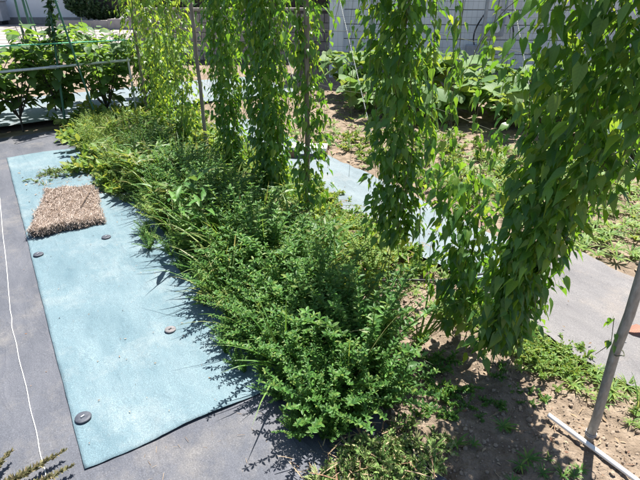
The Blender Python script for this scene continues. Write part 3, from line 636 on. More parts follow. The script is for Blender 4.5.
# ------------------------------------------------------------------ weeds
def plant(kind, seed):
    """one weed as (verts, tris), measured from its foot, about 1 high"""
    r = np.random.default_rng(seed); mb = MB()
    if kind == 'whorl':
        lf = (np.array([[0, 0, 0], [-.2, .42, .07], [.2, .42, .07], [0, 1, -.1], [0, .5, 0], [-.15, .78, .0], [.15, .78, .0]]), np.array([[0, 4, 1], [0, 2, 4], [4, 3, 5], [4, 5, 1], [4, 6, 3], [4, 2, 6]]))
        for s in range(9):
            a = r.random() * 6.283; lean = r.uniform(0.1, 0.8); L = r.uniform(0.7, 1.05)
            t = np.linspace(0, 1, 9); px = lean * t ** 1.4 * L
            pts = np.column_stack([px * math.cos(a), px * math.sin(a), t * L * (1 - 0.25 * lean * t)])
            mb.tube(pts, np.linspace(0.008, 0.004, 9), 3, cap=False)
            for q in np.arange(0.18, 1.001, 0.068):
                c = np.array([np.interp(q, t, pts[:, i]) for i in range(3)])
                k = r.integers(4, 6); an = np.arange(k) / k * 6.283 + r.random() * 6
                tip = np.column_stack([np.cos(an), np.sin(an), r.uniform(0.1, 0.9, k)]); nor = np.array([[0, 0, 1.0]]) + r.normal(size=(k, 3)) * 0.25
                A, p = frames(np.repeat(c[None], k, 0), tip, nor, r.uniform(0.045, 0.082, k) * (0.75 + 0.35 * math.sin(q * 3.0)))
                scatter(mb, lf, A, p)
    elif kind == 'lance':
        lf = blade(1.0, [(0, .02), (.25, .10), (.55, .11), (.8, .06), (1, 0)], fold=0.35, curve=0.3)
        for s in range(3):
            a = r.random() * 6.283; lean = r.uniform(0.1, 0.5)
            t = np.linspace(0, 1, 7); pts = np.column_stack([lean * t * math.cos(a), lean * t * math.sin(a), t * 0.95])
            mb.tube(pts, np.linspace(0.012, 0.005, 7), 4, cap=False)
            for q in np.arange(0.15, 1.01, 0.1):
                c = np.array([np.interp(q, t, pts[:, i]) for i in range(3)])
                k = 2; an = np.array([0, math.pi]) + q * 25 + r.normal(size=2) * 0.3
                tip = np.column_stack([np.cos(an), np.sin(an), r.uniform(0.3, 0.9, k)])
                A, p = frames(np.repeat(c[None], k, 0), tip, np.array([[0, 0, 1.0]] * 2) + r.normal(size=(2, 3)) * .2, r.uniform(0.26, 0.42, k)); scatter(mb, lf, A, p)
    elif kind == 'grass':
        for s in range(18):
            a = r.random() * 6.283; L = r.uniform(0.6, 1.25); lean = r.uniform(0.15, 0.9); wd = r.uniform(0.010, 0.018)
            t = np.linspace(0, 1, 6); rr = lean * t ** 1.5 * L; zz = t * L * (1 - 0.45 * lean * t * t)
            c = np.column_stack([rr * math.cos(a), rr * math.sin(a), zz]); sd_ = np.array([-math.sin(a), math.cos(a), 0])
            w_ = wd * (1 - t ** 2.2)[:, None]
            v = np.empty((12, 3)); v[0::2] = c - sd_ * w_; v[1::2] = c + sd_ * w_
            mb.add(v, [[2 * i, 2 * i + 1, 2 * i + 3, 2 * i + 2] for i in range(5)])
    elif kind == 'small':                      # low spreading weed with small oval leaves
        lf = blade(1.0, [(0, .06), (.4, .26), (.75, .18), (1, 0)], fold=0.3, curve=0.15)
        for s in range(7):
            a = r.random() * 6.283; L = r.uniform(0.5, 1.0)
            t = np.linspace(0, 1, 5); pts = np.column_stack([0.9 * L * t * math.cos(a), 0.9 * L * t * math.sin(a), 0.75 * L * t * (1 - 0.4 * t)])
            mb.tube(pts, 0.008, 3, cap=False)
            for q in np.arange(0.15, 1.01, 0.12):
                c = np.array([np.interp(q, t, pts[:, i]) for i in range(3)]); k = 3
                tip = r.normal(size=(k, 3)) + np.array([math.cos(a), math.sin(a), 0.4]); A, p = frames(np.repeat(c[None], k, 0), tip, np.array([[0, 0, 1.0]] * k) + r.normal(size=(k, 3)) * .4, r.uniform(0.15, 0.28, k)); scatter(mb, lf, A, p)
    elif kind == 'crab':                       # low crabgrass
        for s in range(16):
            a = r.random() * 6.283; L = r.uniform(0.5, 1.1); wd = r.uniform(0.03, 0.06)
            t = np.linspace(0, 1, 4); rr = 0.8 * t * L; zz = 0.75 * L * t * (1 - 0.65 * t) + 0.02
            c = np.column_stack([rr * math.cos(a), rr * math.sin(a), zz]); sd_ = np.array([-math.sin(a), math.cos(a), 0.2])
            w_ = wd * (np.array([.5, 1, .75, 0.02]))[:, None]
            v = np.empty((8, 3)); v[0::2] = c - sd_ * w_; v[1::2] = c + sd_ * w_
            mb.add(v, [[2 * i, 2 * i + 1, 2 * i + 3, 2 * i + 2] for i in range(3)])
    return np.concatenate(mb.v), np.concatenate(mb.f)
PL = {k: [plant(k, 10 * j + 3) for j in range(5)] for k in ('whorl', 'lance', 'grass', 'small', 'crab')}
def put(mb, kind, u, n, h, z=None, tilt=0.12):
    u = np.asarray(u, float); n = np.asarray(n, float); k = len(u); h = np.broadcast_to(h, (k,))
    p = R_arr(u, n, 0.0); p[:, 2] = 0.0 if z is None else z
    up = np.array([[0, 0, 1.0]]) + rng.normal(size=(k, 3)) * tilt
    y = rand_unit(k); y[:, 2] *= 0.1
    zz = nrm(up); x = nrm(np.cross(y, zz)); y = np.cross(zz, x)
    A = np.stack([x, y, zz], axis=2) * h[:, None, None]
    var = rng.integers(0, 5, k)
    for v_ in range(5):
        s = var == v_; scatter(mb, PL[kind][v_], A[s], p[s])
def row_height(u, n):
    """tall on the tarp side of the row, low under the vines"""
    c = -0.50 + 0.03 * np.sin(u * 3)
    h = 0.40 * np.exp(-((n - c) / 0.26) ** 2) + 0.07
    h = h * np.interp(u, [0, 2.8, 3.6, 6], [1, 1, 0.8, 0.62])
    return h * (0.75 + 0.5 * rng.random(len(u)))
def left_edge(u): return -0.86 + 0.07 * np.sin(u * 4.1 + 1) + 0.05 * np.sin(u * 9.3)
# tall whorled weeds, dense
N = 300; u = rng.uniform(0.62, 4.6, N); n = left_edge(u) + 0.05 + rng.beta(1.5, 2.0, N) * np.clip(0.18 + 0.3 * u, 0.32, 0.95)
mb = MB(); put(mb, 'whorl', u, n, row_height(u, n) * 0.95)
N = 130; u = rng.uniform(0.56, 1.6, N); n = -0.86 + rng.random(N) * (0.20 + 0.16 * u); put(mb, 'whorl', u, n, 0.22 + 0.15 * rng.random(N))
N = 60; u = rng.uniform(0.50, 0.66, N); n = rng.uniform(-0.88, -0.5, N); put(mb, 'whorl', u, n, rng.uniform(0.1, 0.17, N), z=0.01)
N = 150; u = rng.uniform(0.55, 5.6, N); n = left_edge(u) + rng.uniform(-0.06, 0.05, N); put(mb, 'whorl', u, n, rng.uniform(0.09, 0.17, N), z=0.01)
tag(mb.build('weeds', M['weed'], smooth=False), 'thick green whorl-leaved weeds filling the row beside the tarp', 'weeds', kind='stuff')
N = 420; u = rng.uniform(1.3, 6.4, N); n = rng.uniform(-0.25, 0.5, N); mb = MB(); put(mb, 'small', u, n, rng.uniform(0.10, 0.22, N))
N = 160; u = rng.uniform(3.4, 6.4, N); n = rng.uniform(-0.9, 0.2, N); put(mb, 'small', u, n, rng.uniform(0.2, 0.4, N))
N = 210; u = rng.uniform(3.6, 5.95, N); n = rng.uniform(-0.9, -0.25, N); put(mb, 'whorl', u, n, rng.uniform(0.16, 0.3, N))
N = 60; u = rng.uniform(0.9, 3.8, N); n = rng.uniform(-0.85, 0.1, N); put(mb, 'whorl', u, n, rng.uniform(0.2, 0.36, N))
tag(mb.build('weeds', M['weed_lite'], smooth=False), 'low sunlit yellow green weeds under the vines', 'weeds', kind='stuff')
N = 110; u = rng.uniform(0.7, 5.6, N); n = left_edge(u) + 0.08 + rng.random(N) * 0.6; mb = MB(); put(mb, 'grass', u, n, rng.uniform(0.25, 0.45, N))
N = 90; u = rng.uniform(1.4, 3.6, N); n = rng.uniform(-0.8, -0.2, N); put(mb, 'grass', u, n, rng.uniform(0.28, 0.5, N))
N = 70; u = rng.uniform(1.6, 5.0, N); n = rng.uniform(-0.85, 0.0, N); put(mb, 'lance', u, n, rng.uniform(0.2, 0.38, N))
tag(mb.build('grass', M['grass'], smooth=False), 'long thin grass blades standing among the row weeds', 'grass', kind='stuff')
# ground weeds to the right of the row
mb = MB()
N = 620; u = rng.uniform(0.35, 2.7, N); n = rng.uniform(1.35, 3.4, N); put(mb, 'crab', u, n, rng.uniform(0.07, 0.15, N))
N = 240; u = rng.uniform(1.8, 6.0, N); n = 1.15 + 2.0 * rng.random(N) ** 0.8; put(mb, 'crab', u, n, rng.uniform(0.05, 0.13, N))
N = 90; u = rng.uniform(1.6, 4.2, N); n = rng.uniform(1.3, 2.8, N); put(mb, 'small', u, n, rng.uniform(0.07, 0.16, N))
N = 95; u = rng.uniform(0.22, 1.0, N); n = rng.uniform(0.12, 0.42, N); put(mb, 'small', u, n, rng.uniform(0.03, 0.085, N))
N = 90; u = rng.uniform(0.3, 1.4, N); n = 0.08 + 0.33 * rng.random(N); put(mb, 'crab', u, n, rng.uniform(0.04, 0.09, N))
N = 60; u = rng.uniform(-0.3, 0.25, N); n = rng.uniform(0.2, 0.42, N); put(mb, 'crab', u, n, rng.uniform(0.04, 0.09, N))
tag(mb.build('ground_weeds', M['weed_lite'], smooth=False), 'low crabgrass and seedlings on the soil right of the vines', 'weeds', kind='stuff')
mb = MB()
N = 34; u = rng.uniform(0.1, 1.0, N); n = rng.uniform(-0.5, 0.05, N); put(mb, 'small', u, n, rng.uniform(0.025, 0.06, N))
N = 16; u = rng.uniform(0.35, 0.95, N); n = rng.uniform(-0.5, -0.1, N); put(mb, 'small', u, n, rng.uniform(0.05, 0.09, N))
N = 12; u = rng.uniform(-0.1, 0.3, N); n = rng.uniform(-0.45, -0.15, N); put(mb, 'crab', u, n, rng.uniform(0.04, 0.08, N))
tag(mb.build('seedlings', M['weed'], smooth=False), 'small weed seedlings dotted over the shaded soil', 'weeds', kind='stuff')
# pulled weeds heaped on the corner of the fabric and behind the mat
mb = MB()
N = 100; u = rng.uniform(0.2, 0.41, N); n = rng.normal(-0.83, 0.12, N) + 0.35 * (0.4 - u); put(mb, 'small', u, n, rng.uniform(0.045, 0.08, N), z=0.022, tilt=0.8)
N = 34; u = rng.uniform(0.18, 0.46, N); n = rng.normal(-0.8, 0.16, N); put(mb, 'crab', u, n, rng.uniform(0.06, 0.1, N), z=0.022, tilt=0.9)
tag(mb.build('pulled_weeds', M['wilted'], smooth=False), 'heap of pulled wilting weeds on the fabric corner by the front bush', 'weeds', kind='stuff')
mb = MB()
N = 55; t = rng.random(N); put(mb, 'small', 4.2 + 0.42 * t + rng.normal(size=N) * 0.07, -1.5 + 0.55 * t + rng.normal(size=N) * 0.05, rng.uniform(0.03, 0.055, N), z=0.036, tilt=0.9)
N = 40; t = rng.random(N); put(mb, 'crab', 4.25 + 0.1 * t + rng.normal(size=N) * 0.08, -1.25 + 0.4 * t, rng.uniform(0.04, 0.06, N), z=0.036, tilt=0.6)
N = 50; t = rng.random(N); put(mb, 'small', 3.3 + 1.3 * t, -0.95 + rng.normal(size=N) * 0.05, rng.uniform(0.04, 0.08, N), z=0.03, tilt=0.8)
N = 30; t = rng.random(N); put(mb, 'crab', 4.0 + 0.2 * t, -1.05 + 0.2 * rng.random(N), rng.uniform(0.04, 0.06, N), z=0.036, tilt=0.6)
tag(mb.build('pulled_weeds', M['wilted'], smooth=False), 'trail of pulled drying weeds on the tarp behind the straw mat', 'weeds', kind='stuff')

# single weeds that stand out of the mass
def weed_thing(name, kind, seed, u, n, h, mat, lab, z=0.0, leaf_len=(0.26, 0.42), prof=None, stems=2, pairs=7):
    e = tag(empty(name, R(u, n, z)), lab, 'weed'); r = np.random.default_rng(seed); loc = R(u, n, z)
    tm = blade(1.0, prof or [(0, .02), (.2, .09), (.5, .12), (.8, .07), (1, 0)], fold=0.35, curve=0.35)
    me = MB().add(*tm, tm[0]).mesh('leaf', mat); sm_ = MB()
    for s in range(stems):
        a = r.random() * 6.28; lean = r.uniform(0.05, 0.35)
        t = np.linspace(0, 1, 8); pts = np.column_stack([lean * t * math.cos(a), lean * t * math.sin(a), t]) * h
        sm_.tube(pts + np.array(loc), np.linspace(0.004, 0.0015, 8), 5, cap=False)
        for q in np.linspace(0.2, 1.0, pairs):
            c = np.array([np.interp(q, t, pts[:, i]) for i in range(3)]); an = np.array([0, math.pi]) + q * 17 + r.normal(size=2) * 0.25
            tip = np.column_stack([np.cos(an), np.sin(an), r.uniform(0.25, 0.9, 2)])
            A, p = frames(np.repeat(c[None], 2, 0), tip, np.array([[0, 0, 1.0]] * 2) + r.normal(size=(2, 3)) * .2, h * r.uniform(*leaf_len, 2))
            for i in range(2):
                o = bpy.data.objects.new('leaf', me); C.objects.link(o); o.parent = e
                m4 = np.eye(4); m4[:3, :3] = A[i]; m4[:3, 3] = p[i]; o.matrix_local = Matrix(m4.tolist())
    sm_.build('stem', M['stem'], e)
    return e
weed_thing('broadleaf_weed', 'lance', 1, 2.12, -0.72, 0.42, M['weed'], 'tall lance-leaved weed rising from the tarp edge of the row')
weed_thing('broadleaf_weed', 'lance', 2, 2.35, -0.66, 0.46, M['weed'], 'lance-leaved weed standing behind the tall one, deeper in the row')
weed_thing('broadleaf_weed', 'lance', 5, 1.62, -0.93, 0.2, M['weed_lite'], 'small pale lance-leaved weed leaning out over the blue tarp', stems=3)
weed_thing('broadleaf_weed', 'lance', 8, 0.56, -0.42, 0.15, M['weed'], 'low wide-leaved bright green weed at the soil corner of the front bush', leaf_len=(0.35, 0.55), prof=[(0, .05), (.2, .24), (.5, .28), (.8, .15), (1, 0)], pairs=4)
weed_thing('broadleaf_weed', 'lance', 9, 0.78, -0.52, 0.25, M['weed'], 'wide-leaved weed in the shade at the heart of the front bush', leaf_len=(0.25, 0.4), prof=[(0, .05), (.2, .24), (.5, .26), (.8, .14), (1, 0)], pairs=5)
def grass_thing(u, n, seed, h, cnt, lab, spread=0.8, mat='grass', az=None):
    e = tag(empty('grass_tuft', R(u, n, 0)), lab, 'grass'); r = np.random.default_rng(seed); loc = np.array(R(u, n, 0))
    for s in range(cnt):
        a = r.random() * 6.283 if az is None else az + r.normal() * 0.7
        L = h * r.uniform(0.6, 1.2); lean = r.uniform(0.2, 1.0) * spread; wd = r.uniform(0.002, 0.0038)
        t = np.linspace(0, 1, 9); rr = lean * t ** 1.4 * L; zz = t * L * (1 - 0.5 * lean * t * t)
        c = np.column_stack([rr * math.cos(a), rr * math.sin(a), zz]) + loc; sd_ = np.array([-math.sin(a), math.cos(a), 0])
        w_ = wd * (1 - t ** 2.5)[:, None]
        v = np.empty((27, 3)); v[0::3] = c - sd_ * w_; v[1::3] = c - np.array([0, 0, 0.0012]); v[2::3] = c + sd_ * w_
        f = []
        for i in range(8): f += [[3 * i, 3 * i + 1, 3 * i + 4, 3 * i + 3], [3 * i + 1, 3 * i + 2, 3 * i + 5, 3 * i + 4]]
        MB().add(v, f).build('blade', M[mat], e)
grass_thing(1.45, -0.86, 4, 0.42, 16, 'arching grass tuft reaching out over the blue tarp', 1.1, az=2.6)
grass_thing(1.15, -0.84, 5, 0.33, 14, 'grass tuft with long blades lying low on the tarp edge by the front bush', 1.25, az=2.9)
grass_thing(0.62, -0.70, 6, 0.50, 7, 'few tall grass blades rising through the front bush', 0.4)
grass_thing(1.75, -0.55, 7, 0.55, 16, 'upright grass tuft in the middle of the weed row', 0.6)
grass_thing(-0.02, 0.30, 8, 0.16, 12, 'small sunlit grass tuft on the soil beyond the steel pole', 0.8)

# spiky dry sprigs lying on the fabric near the string
def sprig(a, b, lab, seed):
    a = Vector(a); b = Vector(b); e = tag(empty('dry_sprig', a), lab, 'sprig', 'dry sprigs by the string')
    r = np.random.default_rng(seed); d = np.array((b - a).normalized()); L = (b - a).length
    MB().tube([a, a.lerp(b, .5) + Vector((0, 0, .006)), b], [0.003, 0.0025, 0.0015], 5).build('stem', M['stem'], e)
    k = 260; t = r.random(k) ** 0.8; p = np.array(a) + np.outer(t, np.array(b - a)); o_ = nrm(r.normal(size=(k, 3))); o_[:, 2] = np.abs(o_[:, 2])
    m_ = MB(); A, p = frames(p, o_ + d * 0.8, rand_unit(k), 0.034 * (1.15 - t) + 0.008)
    scatter(m_, blade(1.0, [(0, .1), (.4, .2), (1, 0)], fold=0.4, curve=0.1), A, p)
    tag(m_.build('needles', M['spiky'], e, smooth=False), kind='stuff')
sprig((-1.14, 1.03, 0.05), (-0.915, 1.26, 0.06), 'dry spiky sprig lying across the white string', 1)
sprig((-1.08, 1.01, 0.055), (-0.86, 1.20, 0.055), 'dry spiky sprig beside the one crossing the string', 2)
sprig((-1.16, 1.02, 0.05), (-1.10, 1.25, 0.07), 'short dry spiky sprig left of the white string', 3)

# ------------------------------------------------------------------ small things on the sheets
def pin(x, y, mat, lab, r=0.036):
    q = np.array([x, y]) - P0; uu, nn = float(q @ DU), float(q @ DN)
    z = (tarp_z(uu, nn) + 0.003 if -1.66 < nn < -0.4 and 0.87 < uu < 5.1 else fab_z(uu, nn)) + 0.001
    e = tag(empty('ground_pin', (x, y, z)), lab, 'pin', 'plastic pins holding the sheets')
    k = 28; th = np.arange(k) / k * 6.283; rad = r * (1 + 0.02 * np.sin(3 * th))
    rings = [(1.0, 0.0), (1.0, 0.004), (0.93, 0.0065), (0.5, 0.005), (0.25, 0.0055)]
    v = np.array([[x + rad[i] * s * math.cos(th[i]), y + rad[i] * s * math.sin(th[i]), z + h] for s, h in rings for i in range(k)] + [[x, y, z + 0.0055]])
    f = [[j * k + i, j * k + (i + 1) % k, (j + 1) * k + (i + 1) % k, (j + 1) * k + i] for j in range(len(rings) - 1) for i in range(k)]
    m_ = MB().add(v, f); m_.add(v, [[(len(rings) - 1) * k + i, (len(rings) - 1) * k + (i + 1) % k, len(v) - 1] for i in range(k)])
    m_.build('washer', mat, e)
    MB().box((x, y, z + 0.0085), (0.014, 0.005, 0.006), rz=0.9).build('pin_head', M['galv'] if mat is M['pin'] else M['pin_dusty'], e, smooth=False)
pin(-0.935, 1.44, M['pin'], 'dark plastic washer pin at the near corner of the blue tarp', 0.031)
pin(-1.45, 3.03, M['pin'], 'dark washer pin on the tarp off the right corner of the straw mat', 0.03)
pin(-0.74, 2.0, M['pin_dusty'], 'dusty pinkish washer pin in the open middle of the tarp', 0.027)
pin(-1.790, 2.790, M['pin'], 'dark washer pin on the tarp off the left corner of the straw mat', 0.03)
# white string
sp = [(-0.9, 1.09), (-0.95, 1.17), (-1.1, 1.39), (-1.32, 1.71), (-1.54, 2.03), (-1.65, 2.21), (-2.44, 3.51), (-3.05, 4.5), (-3.75, 5.7)]
pts = []
for i in range(len(sp) - 1):
    for k in range(8):
        a = k / 8; x = sp[i][0] * (1 - a) + sp[i + 1][0] * a; y = sp[i][1] * (1 - a) + sp[i + 1][1] * a
        q = np.array([x, y]) - P0
        pts.append((x + 0.002 * math.sin(i + k), y, fab_z(float(q @ DU), float(q @ DN)) + 0.004))
tag(MB().tube(pts, 0.0017, 6).build('string_line', M['string']), 'white string line stretched along the dark ground cover', 'string')

# straw mat
cs = [np.array(c) for c in ((-1.97, 3.01), (-1.55, 3.24), (-1.88, 3.94), (-2.26, 3.87))]
def mat_pt(a, b):
    a = a + 0.02 * math.sin(b * 11) + 0.015 * math.sin(b * 23 + 1); b = b + 0.018 * math.sin(a * 13 + 2)
    return (cs[0] * (1 - a) + cs[1] * a) * (1 - b) + (cs[3] * (1 - a) + cs[2] * a) * b
mz0 = 0.026
def mat_h(a, b): return 0.028 + 0.030 * math.exp(-(b / 0.12) ** 2) * (0.35 + 0.65 * (1 - a)) + 0.012 * fbm(a * 3, b * 3, 1.3, 5) + 0.012 * math.sin(a * 3.1)
sm_e = tag(empty('straw_mat', (float(mat_pt(.5, .5)[0]), float(mat_pt(.5, .5)[1]), mz0)), 'rectangular brown straw mat lying on the blue tarp', 'mat')
k = 16; g = np.linspace(0.02, 0.98, k); v = []
for zz in (1, 0):
    for b in g:
        for a in g:
            q = mat_pt(a, b); v.append((q[0], q[1], mz0 + (mat_h(a, b) if zz else 0.0)))
i = (np.arange(k - 1)[:, None] * k + np.arange(k - 1)[None]).ravel(); f = np.stack([i, i + 1, i + k + 1, i + k], 1)
rim = np.array([(0, i_) for i_ in range(k)] + [(i_, k - 1) for i_ in range(1, k)] + [(k - 1, i_) for i_ in range(k - 2, -1, -1)] + [(i_, 0) for i_ in range(k - 2, 0, -1)]); rim = rim[:, 0] * k + rim[:, 1]; nx = np.roll(rim, -1)
MB().add(v, np.concatenate([f, f[:, ::-1] + k * k, np.stack([nx, rim, rim + k * k, nx + k * k], 1)])).build('backing', M['straw_base'], sm_e)
N = 9000; a = rng.random(N); b = rng.random(N); e_ = rng.random(N) < 0.12
b[e_] = 0.0 + 0.03 * rng.random(e_.sum()); e2 = rng.random(N) < 0.08; a[e2] = rng.choice([0.0, 1.0], e2.sum()) + rng.normal(size=e2.sum()) * 0.01
p = np.array([[*mat_pt(x, y), mz0 + (mat_h(x, y) + rng.uniform(-0.004, 0.008) if 0.035 < y < 0.97 and 0.02 < x < 0.98 else mat_h(x, y) * rng.uniform(0.15, 1.1))] for x, y in zip(a, b)])
long_ = nrm(np.append(cs[3] - cs[0], 0)); tip = long_ * rng.choice([-1, 1], N)[:, None] + 0.85 * rand_unit(N) * np.array([1, 1, 0.75])
A, p = frames(p, tip, np.array([[0, 0, 1.0]]) + 0.5 * rand_unit(N), rng.uniform(0.014, 0.034, N))
m_ = MB(); scatter(m_, blade(1.0, [(0, .045), (.5, .055), (1, .035)], fold=0.9, curve=0.08), A, p)
tag(m_.build('straw', M['straw'], sm_e, smooth=False), kind='stuff')
MB().tube([(*mat_pt(.72, .35), mz0 + .065), (*mat_pt(.88, .75), mz0 + .06)], 0.004, 5).build('stalk', M['straw_base'], sm_e)

# white board on two bricks, on the pale strip
bd = tag(empty('plank_seat', R(3.55, 0.88, 0.03)), 'short white board raised on two bricks on the pale tarp strip', 'board')
bevel(MB().box((R(3.55, 0.88).x, R(3.55, 0.88).y, 0.125), (0.40, 0.17, 0.03), rz=-0.1).build('board', M['board'], bd, smooth=False), 0.004)
for s in (-0.15, 0.15):
    bevel(MB().box((R(3.55, 0.88).x + s, R(3.55, 0.88).y - 0.1 * s, 0.072), (0.1, 0.18, 0.072), rz=-0.1).build('brick', M['brick'], bd, smooth=False), 0.004)
# thin dark cord at the edge of the right fabric, cord coil and dead reddish leaves beyond the pole
tag(MB().tube([R(1.32, 0.02, .02), R(1.22, 0.16, .03), R(1.12, 0.3, .03), R(1.04, 0.44, .05), R(0.98, 0.62, .06), R(0.94, 0.78, .06), R(0.92, 0.92, .06), R(0.96, 1.0, .05)], 0.006, 6).build('cord', M['black'], origin=R(1.1, 0.4, .03)), 'black cord curving over the edge of the pale sheets', 'cord')
cc = R(0.06, 0.72, 0.05)
for rr, mt, lab in ((0.17, 'string', 'white hose loop lying on the pale ground cover'), (0.14, 'twine', 'dark cord loop lying inside the white hose loop')):
    t = np.linspace(0, 6.283, 40)
    tag(MB().tube([(cc.x + 0.06 + rr * math.cos(a), cc.y + rr * 0.8 * math.sin(a), 0.045 + 0.012 * math.sin(2 * a) + (0.006 if mt == 'twine' else 0)) for a in t], 0.005 if mt == 'string' else 0.003, 6).build('hose_loop', M[mt], origin=cc), lab, 'hose')
rd = tag(empty('dead_leaves', R(0.12, 0.86, 0.05)), 'reddish dead leaves lying beside the hose loop', 'leaves')
A, p = frames(np.array(R(0.12, 0.86, 0.055)) + rng.normal(size=(14, 3)) * np.array([.06, .05, .006]), rand_unit(14) * np.array([1, 1, .2]), np.array([[0, 0, 1.]]) + .5 * rand_unit(14), rng.uniform(.05, .09, 14))
me = leaf_meshes([FLAKE_W], M['red_leaf'])[0]
for q in range(14):
    o = bpy.data.objects.new('leaf', me); C.objects.link(o); o.parent = rd
    m4 = np.eye(4); m4[:3, :3] = A[q]; m4[:3, 3] = p[q] - np.array(rd.location); o.matrix_local = Matrix(m4.tolist())

# ------------------------------------------------------------------ eggplants at the far end, squash by the fence
EGG_PROF = [(0, .05), (.15, .26), (.35, .36), (.55, .33), (.78, .2), (1, 0)]
EGG = [blade(1.0, EGG_PROF, fold=f, curve=c, petiole=0.3, wave=0.05, seed=20 + s) for s, (f, c) in enumerate(((0.15, 0.2), (0.3, 0.35), (0.5, 0.15), (0.05, 0.3)))]
EGG_ME = leaf_meshes(EGG, M['eggplant'])
SQ_PROF = [(0, .30), (.08, .45), (.3, .5), (.55, .46), (.8, .27), (1, 0)]
SQ = [blade(1.0, SQ_PROF, fold=f, curve=c, back=0.15, petiole=0.6, wave=0.06, seed=30 + s) for s, (f, c) in enumerate(((0.2, 0.2), (0.4, 0.3), (0.1, 0.1)))]
SQ_ME = leaf_meshes(SQ, M['squash']); TARO_ME = leaf_meshes(SQ, M['taro'])
def bush(name, loc, h, wd, cnt, leaf, tm, tme, smat, lab, cat, group, low=0.3, nb=7):
    e = tag(empty(name, loc), lab, cat, group); loc = np.array(loc); m_ = MB(); P = []
    m_.tube([loc + np.array([0, 0, -0.03]), loc + np.array([0.01, 0, h * low])], [0.012, 0.010], 6, cap=False)
    for k in range(nb):
        a = k / nb * 6.283 + rng.random(); L = wd * rng.uniform(0.5, 1.0); z1 = h * rng.uniform(0.7, 1.0)
        t = np.linspace(0, 1, 8)
        pts = loc + np.column_stack([L * t ** 0.9 * math.cos(a), L * t ** 0.9 * math.sin(a), h * low * 0.8 + (z1 - h * low * 0.8) * t])
        m_.tube(pts, np.linspace(0.008, 0.003, 8), 5, cap=False); P.append(pts)
    m_.build('stems', M[smat], e)
    br = rng.integers(0, nb, cnt); tt = 1 + 6 * rng.random(cnt) ** 0.8
    pos = np.array([[np.interp(t_, np.arange(8), P[b_][:, i]) for i in range(3)] for b_, t_ in zip(br, tt)])
    ang = rng.random(cnt) * 6.283; out = np.column_stack([np.cos(ang), np.sin(ang), np.zeros(cnt)])
    pos = pos + out * leaf * 0.35
    tip = out + np.array([0, 0, 1.0]) * rng.uniform(-0.7, 0.5, (cnt, 1)); nor = np.array([[0, 0, 1.0]]) + 0.35 * rand_unit(cnt) + 0.3 * out
    A, p = frames(pos, tip, nor, leaf * rng.uniform(0.55, 1.15, cnt))
    place_leaves(e, tm, tme, None, A, p, cnt, np.arange(cnt))
    return e
labs = ['under the start of the white rail', 'between the first stakes', 'behind the slanting green stake', 'beside the leaf-wrapped stake', 'at the vine row end', 'beyond the last pole of the row', 'at the outer end of its row']
egg_n = [-2.9, -2.4, -1.9, -1.42, -0.94, -0.42, 0.3]
egg_lab = ['eggplant at the outer end of the front eggplant row', 'second eggplant of the front row from its outer end', 'front row eggplant before the leaf wrapped stake',
           'tall front row eggplant behind the slanting green stake', 'tall leafy front row eggplant near the last vine pole', 'front row eggplant partly behind the last pale vine', 'inner end eggplant of the front row behind the vines']
for i, n_ in enumerate(egg_n):
    bush('eggplant', R(6.4 + rng.normal() * 0.05, n_, 0.0), [0.94, 0.98, 1.05, 1.16, 1.18, 1.15, 1.0][i], 0.44, 290, 0.155, EGG, EGG_ME, 'dark_stem', egg_lab[i], 'eggplant', 'eggplants at the end of the row', low=0.14, nb=15)
for i, n_ in enumerate([-3.3, -2.5, -1.7, -0.95, -0.2, 0.55]):
    bush('eggplant', R(7.25 + rng.normal() * 0.05, n_, 0.0), [0.9, 0.95, 1.0, 1.12, 1.15, 1.05][i], 0.46, 170, 0.17, EGG, EGG_ME, 'dark_stem', ['outermost', 'second', 'third', 'fourth', 'fifth', 'innermost'][i] + ' eggplant of the back row, counted from its outer end', 'eggplant', 'back row eggplants')
# stakes, rail and string of the eggplant bed
es = tag(empty('stake', R(6.05, -0.605, -0.03)), 'slanting teal green garden stake in front of the eggplants', 'stake')
MB().tube([R(6.05, -0.605, -0.03), R(6.05, -0.729, 0.9), R(6.05, -0.863, 1.9)], 0.011, 8).build('shaft', M['stake'], es)
es2 = tag(empty('stake', R(6.2, -0.971, -0.03)), 'dark stake wrapped with small leaves among the eggplants', 'stake')
MB().tube([R(6.2, -0.971, -0.03), R(6.2, -0.878, 1.0), R(6.2, -0.784, 2.0)], 0.014, 8).build('shaft', M['stake'], es2)
k = 230; zz = rng.uniform(0.95, 2.0, k); p = R_arr(np.full(k, 6.2), -0.971 + 0.094 * zz, 0.0); p[:, 2] = zz; p += rng.normal(size=(k, 3)) * np.array([.03, .03, 0])
A, p = frames(p, rand_unit(k) + np.array([0, 0, -0.6]), rand_unit(k), rng.uniform(0.05, 0.09, k)); m_ = MB(); scatter(m_, YAM[0], A, p)
tag(m_.build('climbing_leaves', M['hedge'], es2), kind='stuff')
rl = tag(empty('bed_rail', R(6.08, -1.4, 0.709)), 'pale horizontal pipe rail in front of the eggplants', 'rail')
MB().tube([R(6.08, -4.0, 0.653), R(6.08, -0.106, 0.737)], 0.015, 8).build('pipe', M['galv'], rl)
MB().tube([R(6.08, -1.000, 0.718), R(6.08, -0.930, 0.719)], 0.020, 8).build('joint', M['meter'], rl)
for n_, z_ in ((-0.126, 0.767), (-3.3, 0.698)):
    MB().tube([R(6.095, n_, -0.03), R(6.095, n_, z_)], 0.013, 8).build('leg', M['galv'], rl)
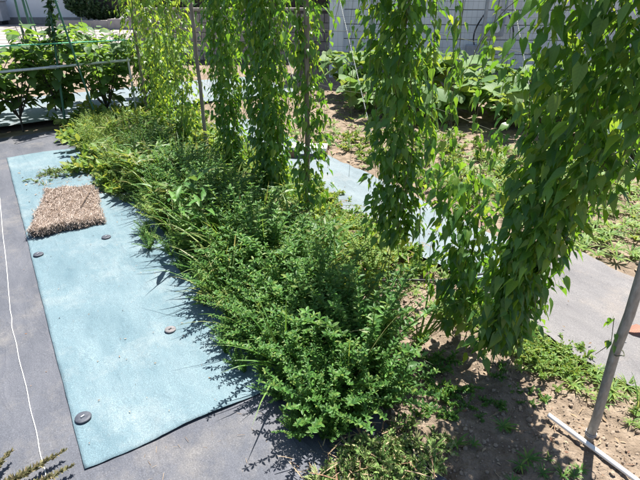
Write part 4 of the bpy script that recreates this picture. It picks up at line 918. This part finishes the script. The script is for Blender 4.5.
tag(MB().tube([R(6.12, -4.0, 1.001), R(6.13, -1.6, 0.962), R(6.12, -0.117, 0.962)], 0.008, 6).build('bed_string', M['green_string'], origin=R(6.12, -1, 0.9)), 'pale green cord stretched along the eggplant tops', 'cord')
# three slanting poles over the far bed, beyond the eggplants
for q, (bx, by, tx, ty, lab) in enumerate(((-6.18, 11.2, -6.15, 11.2, 'green far pole leaning furthest over the bed beyond the eggplants'), (-6.17, 11.6, -6.25, 11.6, 'dark middle far pole of the three beyond the eggplants'), (-6.23, 12.0, -6.46, 12.0, 'thin far pole nearest the leaf wrapped stake'))):
    e = tag(empty('bean_pole', (bx, by, -0.05)), lab, 'pole', 'far bean poles')
    MB().tube([(bx, by, -0.05), ((bx + tx) / 2, (by + ty) / 2, 1.0), (tx, ty, 2.2)], (0.022, 0.026, 0.014)[q], 7).build('shaft', M['stake'], e)
# squash against the fence
for i, (x, y, h, wd) in enumerate(((0.5, 8.0, 0.8, 0.6), (0.75, 6.9, 0.6, 0.6), (1.35, 7.5, 0.85, 0.6), (1.6, 6.6, 0.6, 0.6), (2.2, 7.1, 0.8, 0.6), (2.35, 6.2, 0.6, 0.6), (3.1, 6.6, 0.8, 0.6), (3.1, 5.7, 0.6, 0.5), (3.9, 6.3, 0.75, 0.5), (4.6, 5.9, 0.75, 0.5))):
    bush('squash_plant', (x, y, -0.04), h, wd, 130, 0.20, SQ, SQ_ME, 'stem', ['squash plant by the corner trim of the white building', 'squash plant reaching out onto the bare soil from the fence corner'][i] if i < 2 else
         ['third', 'fourth', 'fifth', 'sixth', 'seventh', 'eighth', 'ninth', 'last'][i - 2] + ' squash plant along the mesh fence counted from the white corner trim', 'squash', 'squash along the fence' if i > 1 else 'squash by the building corner', low=0.15, nb=8)
bush('broadleaf_plant', (3.05, 4.75, -0.04), 0.55, 0.32, 16, 0.3, SQ, TARO_ME, 'stem', 'dark broad-leaved plant on the soil beyond the crabgrass', 'plant', None, low=0.12, nb=8)
tag(MB().tube([(2.25, 4.3, 0.62), (2.6, 4.2, 0.3), (2.9, 4.1, 0.0)], 0.005, 5).build('stay_wire', M['wire'], origin=(2.6, 4.2, 0.3)), 'thin pale stay wire slanting down before the dark broad leaves', 'wire')
